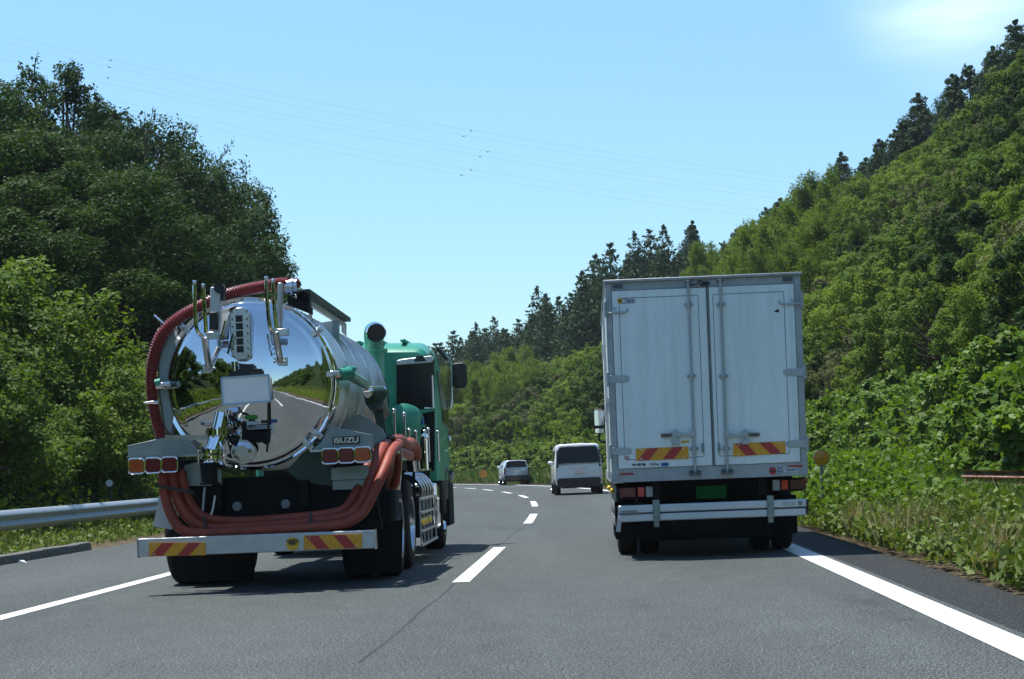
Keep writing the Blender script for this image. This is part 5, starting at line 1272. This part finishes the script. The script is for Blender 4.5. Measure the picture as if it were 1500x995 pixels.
m = MB(); m.tube(smooth_path([V((c.x,7.95,c.z-.2)), V((c.x+.02,7.95,c.z-.32)), V((c.x+.35,7.9,c.z-.35))], 4), .018, 8); m.tube([V((c.x,7.95,c.z+.24)), V((c.x+.35,7.9,c.z+.30))], .016, 8); m.build('mirror_arm', M['black'], mi)
# ================================================================== CARS AHEAD
def section(y, hw, z0, zbelt, ztop, tumble, rt):
    pts = [(hw*.86, z0), (hw*.975, z0+.10), (hw, z0+.35), (hw*.995, zbelt)]
    for t in (.25,.5,.75): pts.append((hw*(.995-tumble*t), zbelt+(ztop-rt-zbelt)*t))
    tx = hw*(1-tumble)
    for k in range(0, 5): a = pi/2*k/4; pts.append((tx-rt*1.2+rt*1.2*cos(a), ztop-rt+rt*sin(a)))
    pts.append((0, ztop+.02))
    return [Vector((x, y, z)) for x, z in pts] + [Vector((-x, y, z)) for x, z in pts[-2::-1]]
def car(fr, name, label, cat_, wd, ht, ln, mat, zbelt, tumble, rake, z0, spec):
    T = thing(name, (fr.x, fr.y, 0), -fr.a, label, cat_)
    hw = wd/2; rk = lambda z: max(0, z-zbelt)*rake + max(0, z0+.3-z)*.25
    st = [(0,.93,-.035),(.035,.965,-.012),(.10,.99,0),(.35,1,0),(ln*.45,1,.015),(ln*.66,.995,-.02)]
    secs = [section(y, hw*k, z0, zbelt, ht+dz, tumble, .13) for y, k, dz in st]
    secs += [section(ln*.80, hw*.985, z0, zbelt, zbelt+.12, tumble*.2, .05), section(ln*.97, hw*.90, z0, zbelt-.18, zbelt-.10, .02, .04), section(ln, hw*.80, z0+.05, zbelt-.3, zbelt-.24, .02, .04)]
    for i in range(4):
        for p in secs[i]: p.y += rk(p.z)*(1-i*.22)
    m = MB(); n_ = len(secs[0])
    for s_ in secs: m.v += [tuple(p) for p in s_]
    for i in range(len(secs)-1):
        for j in range(n_-1): m.f.append((i*n_+j, i*n_+j+1, (i+1)*n_+j+1, (i+1)*n_+j)); m.m.append(0)
        m.f.append((i*n_, (i+1)*n_, (i+1)*n_+n_-1, i*n_+n_-1)); m.m.append(0)
    m.f.append(tuple(range(n_))); m.m.append(0); m.f.append(tuple(range((len(secs)-1)*n_, len(secs)*n_))); m.m.append(0)
    body = m.build('body', mat, T, ang=50)
    def panel(nm, poly, mt, off=.006, par=body, th=.004, bev=0):
        P = [Vector((x, rk(z)-off, z)) for x, z in poly]; q = MB(); q.prism(P, (0,th+off*.6,0)); return q.build(nm, mt, par, bev=bev)
    spec(T, body, panel, hw, rk)
    q = MB(); yv = [ln*.10, ln*.36, ln*.40, ln*.62, ln*.78]
    for s in (-1, 1):
        x = hw*(1-tumble*.45)
        for a, b in ((yv[0]+.15, yv[1]), (yv[2], yv[3])):
            q.prism([Vector((s*(hw*.998), a, zbelt+.04)), Vector((s*(hw*.998), b, zbelt+.04)), Vector((s*hw*(1-tumble*.82), b, ht-.22)), Vector((s*hw*(1-tumble*.82), a+.1, ht-.22))], (s*.006,0,0))
    q.each('side_window', M['glass'], body)
    for s in (-1, 1):
        wheel(T, s*(hw-.02), .78, .31, .19, s, M['steel'], depth=.05); wheel(T, s*(hw-.02), ln-.85, .31, .19, s, M['steel'], depth=.05)
        q = MB(); q.lathe((s*(hw+.002), .78, .31), (s,0,0), [(.30,-.1),(.365,-.1),(.365,.004),(.30,.004)], 30); q.build('wheel_arch', M['bumperblack'], body)
        q = MB(); q.ball((s*(hw+.02), ln*.70, zbelt+.08), (.10,.06,.07), 12, 8); q.build('door_mirror', mat, body)
    q = MB(); q.box((0, ln*.5, z0+.02), (wd*.84, ln*.9, .10)); q.box((0,.30,z0-.02),(wd*.7,.3,.08)); q.build('underbody', M['chassis'], T)
    return T
# white minivan
c0 = at(848,724,2600/41.0); VF = Frame(c0.x, c0.y-.78, -.02)
def van_spec(T, body, panel, hw, rk):
    zb = 1.06
    panel('rear_window', [(-hw*.85,1.12),(hw*.85,1.12),(hw*.82,1.62),(hw*.72,1.70),(-hw*.72,1.70),(-hw*.82,1.62)], M['glass'], .008)
    panel('rear_bumper', [(-hw*.88,.27),(hw*.88,.27),(hw*.93,.52),(hw*.86,.60),(-hw*.86,.60),(-hw*.93,.52)], M['bumperblack'], .03, T, bev=.01)
    for s in (-1,1): panel('tail_lamp', [(s*hw*.84,.98),(s*hw*.935,.98),(s*hw*.90,1.60),(s*hw*.84,1.58)], paint('smoked_red_lens', (.05,.006,.008,1), .15), .012, bev=.004)
    panel('tailgate_garnish', [(-hw*.36,.93),(hw*.36,.93),(hw*.38,.955),(-hw*.38,.955)], M['silver'], .012)
    e = MB(); P = [Vector((x,-.012+rk(z),z)) for x, z in [(p.x, p.z) for p in rrect(0,1.055,.09,.075,.02,0)]]; P.append(P[0]); e.tube(P, .007, 6, cap=False); e.bar((-.022,-.014,1.035),(-.018,-.014,1.075),.008,.008,up=(0,1,0)); e.bar((.022,-.014,1.035),(.018,-.014,1.075),.008,.008,up=(0,1,0)); e.bar((-.02,-.014,1.054),(.02,-.014,1.054),.008,.008,up=(0,1,0)); e.build('emblem', M['chrome'], body)
    panel('number_plate', [(-.17,.76),(.19,.76),(.19,.93),(-.17,.93)], M['paleplate'], .025, T)
    panel('seam', [(-hw*.88,1.085),(hw*.88,1.085),(hw*.88,1.095),(-hw*.88,1.095)], M['ink'], .004)
    q = MB(); q.tube([(-.55,.02,.66),(.6,.0,.80)],.002,4); q.build('scratch', M['greyplate'], body)
    panel('roof_spoiler', [(-hw*.72,1.72),(hw*.72,1.72),(hw*.70,1.76),(-hw*.70,1.76)], M['vanwhite'], .06, bev=.01)
car(VF, 'minivan', 'white boxy minivan with dark rear window ahead in the right lane', 'van', 1.70, 1.80, 4.6, M['vanwhite'], 1.08, .10, .16, .30, van_spec)
# silver estate car
c0 = at(757.5,714.5,2600/25.2); SF = Frame(c0.x, c0.y-.78, -.10)
def sed_spec(T, body, panel, hw, rk):
    panel('rear_window', [(-hw*.80,1.02),(hw*.80,1.02),(hw*.70,1.33),(hw*.62,1.37),(-hw*.62,1.37),(-hw*.70,1.33)], M['glass'], .008)
    for s in (-1,1): panel('tail_lamp', [(s*hw*.86,.62),(s*hw*.975,.62),(s*hw*.95,1.0),(s*hw*.85,1.0)], M['red'], .012, bev=.004)
    panel('rear_bumper', [(-hw*.90,.27),(hw*.90,.27),(hw*.95,.46),(hw*.93,.56),(-hw*.93,.56),(-hw*.95,.46)], M['bumperblack'], .04, T, bev=.01)
    panel('number_plate', [(-.17,.73),(.20,.73),(.20,.87),(-.17,.87)], M['paleplate'], .02, T)
    panel('tailgate_garnish', [(-hw*.4,.91),(hw*.4,.91),(hw*.4,.93),(-hw*.4,.93)], M['chrome'], .012)
    panel('brake_lamp', [(-.3,1.39),(.3,1.39),(.29,1.41),(-.29,1.41)], M['red'], .02)
    q = MB(); q.tube([(.05,.02,1.02),(-.28,.03,1.10)],.01,6); q.build('rear_wiper', M['black'], body)
car(SF, 'estate_car', 'small silver estate car farthest ahead before the bend', 'car', 1.52, 1.42, 4.0, M['silver'], .98, .20, .34, .28, sed_spec)

# ================================================================== ROADSIDE FURNITURE
def wbeam(pts, name, label, mat, pm, h=.335, zc=.51, every=4.0, side=1, group=None):
    T = thing(name, (pts[0].x, pts[0].y, 0), 0, label, 'guardrail', group); o0 = Vector((pts[0].x, pts[0].y, 0))
    prof = [(-.5,.0),(-.46,.03),(-.30,.075),(-.22,.08),(-.10,.02),(0,.0),(.10,.02),(.22,.08),(.30,.075),(.46,.03),(.5,.0)]
    m = MB(); n_ = len(prof)
    for i, p in enumerate(pts):
        t = (pts[min(i+1,len(pts)-1)]-pts[max(i-1,0)]).normalized(); nx = Vector((t.y,-t.x,0))*side
        for k in (0, 1):
            for a, b in prof: q = p-o0+nx*(b-.004*k)+Vector((0,0,zc+a*h)); m.v.append(tuple(q))
    w = 2*n_
    for i in range(len(pts)-1):
        for j in range(n_-1):
            m.f.append((i*w+j, i*w+j+1, (i+1)*w+j+1, (i+1)*w+j)); m.m.append(0)
            m.f.append((i*w+n_+j, (i+1)*w+n_+j, (i+1)*w+n_+j+1, i*w+n_+j+1)); m.m.append(0)
        m.f.append((i*w+n_-1, i*w+w-1, (i+1)*w+w-1, (i+1)*w+n_-1)); m.m.append(0)
    b = m.build('rail_beam', mat, T, ang=30)
    q = MB(); acc = 0
    for i in range(1, len(pts)):
        acc += (pts[i]-pts[i-1]).length
        if acc >= every:
            acc = 0; p = pts[i]-o0; t = (pts[i]-pts[i-1]).normalized(); nx = Vector((t.y,-t.x,0))*side
            pm_ = MB(); pm_.cyl(p-nx*.10+Vector((0,0,-.3)), p-nx*.10+Vector((0,0,zc+h*.42)), .068, seg=16); pm_.box(p-nx*.03+Vector((0,0,zc)), (.08,.08,.20)); pm_.build('post', pm, T, bev=.004)
            q.box(p+nx*.006+Vector((0,0,zc)), (.02,.05,.03))
    if q.v: q.build('bolts', pm, b)
    return T
gp = [offp(y, -8.62+.004*(y-10)) for y in np.arange(-60, 90, 1.33)]
wbeam(gp, 'guardrail', 'long galvanised corrugated guardrail along the left bank', M['galv'], M['galv_dark'], zc=.52, h=.35)
a = at(1408,700,28.6); b = at(1500,703,25.4); a.z = b.z = 0
rp = [a + (b-a)*t for t in np.linspace(0, 2.6, 14)]
wbeam(rp[::-1], 'rusty_guardrail', 'rusty brown guardrail half buried in plants on the right verge', M['rust'], M['rust'], zc=.66, h=.20, every=50)
fp = [offp(y, 10.2) for y in np.arange(100, 150, 3)]
# pale rail above the far hedge
p0, p1, p2, p3 = at(752,663,150), at(776,659,152), at(786,659,153), at(808,658,156)
for (p, q), lb in (((p0,p1),'left piece'),((p2,p3),'right piece')):
    T = thing('distant_guardrail', (p.x,p.y,p.z), 0, 'pale blue-grey rail above the far hedge near the minivan, '+lb, 'guardrail', 'pale rails above the far hedge')
    m = MB(); d = q-p
    m.bar((0,0,0), d, .12, .36); o = m.build('rail_beam', M['galv'], T); m = MB()
    for t in (.1,.5,.9): m.cyl(d*t+Vector((0,.1,-3)), d*t+Vector((0,.1,.2)), .07, seg=10)
    m.each('post', M['galv_dark'], T)
# left kerb blocks
ys = np.arange(6, 28.6, .62)
random.seed(2); T = None
m = MB(); blocks = []
kb = MB()
for i, y in enumerate(ys):
    a, b = offp(y+.006, -7.0), offp(y+.614, -7.0); a2, b2 = offp(y+.006, -7.22), offp(y+.614, -7.22); h = .115+.012*random.random(); dz = Vector((0,0,h)); s = Vector((-.03,0,0))
    P = [a, b, b2, a2]; kb.add([p+Vector((0,0,-.05)) for p in P] + [a+dz+s, b+dz+s, b2+dz, a2+dz], [(0,1,2,3),(4,5,6,7),(0,1,5,4),(1,2,6,5),(2,3,7,6),(3,0,4,7)])
o = kb.build('kerb', M['concrete'], bev=.015); tag(o, 'weathered grey concrete kerb edging the left shoulder', 'kerb')
# delineators
def deline(name, p, r, h, disc, post, label, tilt=0):
    T = thing(name, p, 0, label, 'road marker', None)
    m = MB(); m.cyl((0,.03,-.2), (0,.03,h-.02), .028, seg=12); m.build('post', post, T)
    m = MB(); m.lathe((0,.0,h), (0,1,0), [(.0005,-.006),(r*.9,-.004),(r,.004),(r,.02),(.0005,.022)], 32); d = m.build('reflector_disc', disc, T)
    m = MB(); m.lathe((0,.0,h), (0,1,0), [(r,-.004),(r+.008,-.004),(r+.008,.026),(r,.026)], 32); m.build('disc_rim', post, d)
    if disc == M['amberdisc']:
        q = MB()
        q.tube(smooth_path([Vector((-.7*r,-.008,-.1*r+h)), Vector((-.1*r,-.008,-.1*r+h)), Vector((0,-.008,.35*r+h)), Vector((.5*r,-.008,.55*r+h))],4), .004, 6); q.tube([Vector((.1*r,-.008,h)), Vector((.15*r,-.008,-.5*r+h))], .005, 6); q.build('dirt_streak', M['handle'], d)
    return T
c = at(1203.5,671,27.6); z = .2; deline('amber_delineator', (c.x,c.y,z), .12, c.z-z, M['amberdisc'], M['galv_dark'], 'round amber reflector on a post beside the box truck in the vines')
c = at(160,708,37.3); z = .1; deline('white_delineator', (c.x,c.y,z), .075, c.z-z, M['sticker'], M['black'], 'small round white reflector on a black post behind the left guardrail')
c = at(708,694,112); z = 0; deline('far_amber_delineator', (c.x,c.y,z), .26, c.z-z, M['amberdisc'], M['galv_dark'], 'tiny amber reflector at the far verge beside the silver car')
c = offp(25.2,-6.75); m = MB()
m.add([(-.07,0,.0),(.02,-.03,.03),(.08,0,.01),(.03,.04,.045),(-.04,.03,.04),(-.02,-.02,.05)], [(0,1,5),(1,2,3,5),(0,5,3,4),(0,4,3,2,1)])
o = m.build('paper_scrap', M['sticker'], smooth=False); o.location = at(31,824,24.8).xy.to_3d() + Vector((0,0,.008)); tag(o, 'crumpled white paper scrap lying by the left kerb', 'litter')
# power lines crossing overhead with stand-off spacers
YW = 260.0
pos = ['highest','second highest','third from the top','third from the bottom','second lowest','lowest']
for i, (l0, l1, l2) in enumerate(((36,168,238),(47,178,246),(61,195,262),(70,204,270),(91,226,288),(101,236,298))):
    m = MB(); P = []
    A, Bm, C = at(-300, l0-62, YW*.86), at(560, l1, YW), at(1330, l2+42, YW*1.12)
    for k in range(25):
        t = k/24; P.append(A*(1-t)*(1-2*t) + Bm*4*t*(1-t) + C*t*(2*t-1))
    o = m; m.tube(P, .012, 6); w = m.build('power_cable', M['cable']); tag(w, 'thin overhead power cable crossing the sky, '+pos[i]+' of six', 'power line', 'overhead power cables')
    q = MB()
    for px in ((162,690,1170) if i < 3 else (690,1160)):
        tx_ = px + ((0,-2,-4,0,0,0) if px == 162 else (0,-11,24,13,0,-14))[i]
        k_ = min(range(len(P)-1), key=lambda k: abs(scr((P[k]+P[k+1])/2)[0]-tx_)); xa, xb = scr(P[k_])[0], scr(P[k_+1])[0]; t0 = P[k_].lerp(P[k_+1], (tx_-xa)/(xb-xa))
        q.box(t0-Vector((0,0,.10)), (.34,.12,.10))
    q.each('spacer', M['galv_dark'], w)

# ------------------------------------------------------------------ the summer haze: one even volume round everything
m = MB(); m.bb((-930, -530, -1.25), (930, 1530, 62))
hz = m.build('haze', bpy.data.materials.new('haze_air'), smooth=False); hm_ = hz.data.materials[0]; hm_.use_nodes = True; ht = hm_.node_tree
ht.nodes.remove(ht.nodes['Principled BSDF']); pv = ht.nodes.new('ShaderNodeVolumePrincipled'); pv.inputs['Color'].default_value = (.80,.90,1,1); pv.inputs['Density'].default_value = .00017
ht.links.new(pv.outputs[0], ht.nodes['Material Output'].inputs['Volume']); tag(hz, 'thin pale summer haze filling the valley air', 'haze', kind='stuff')
SC.cycles.volume_bounces = 0
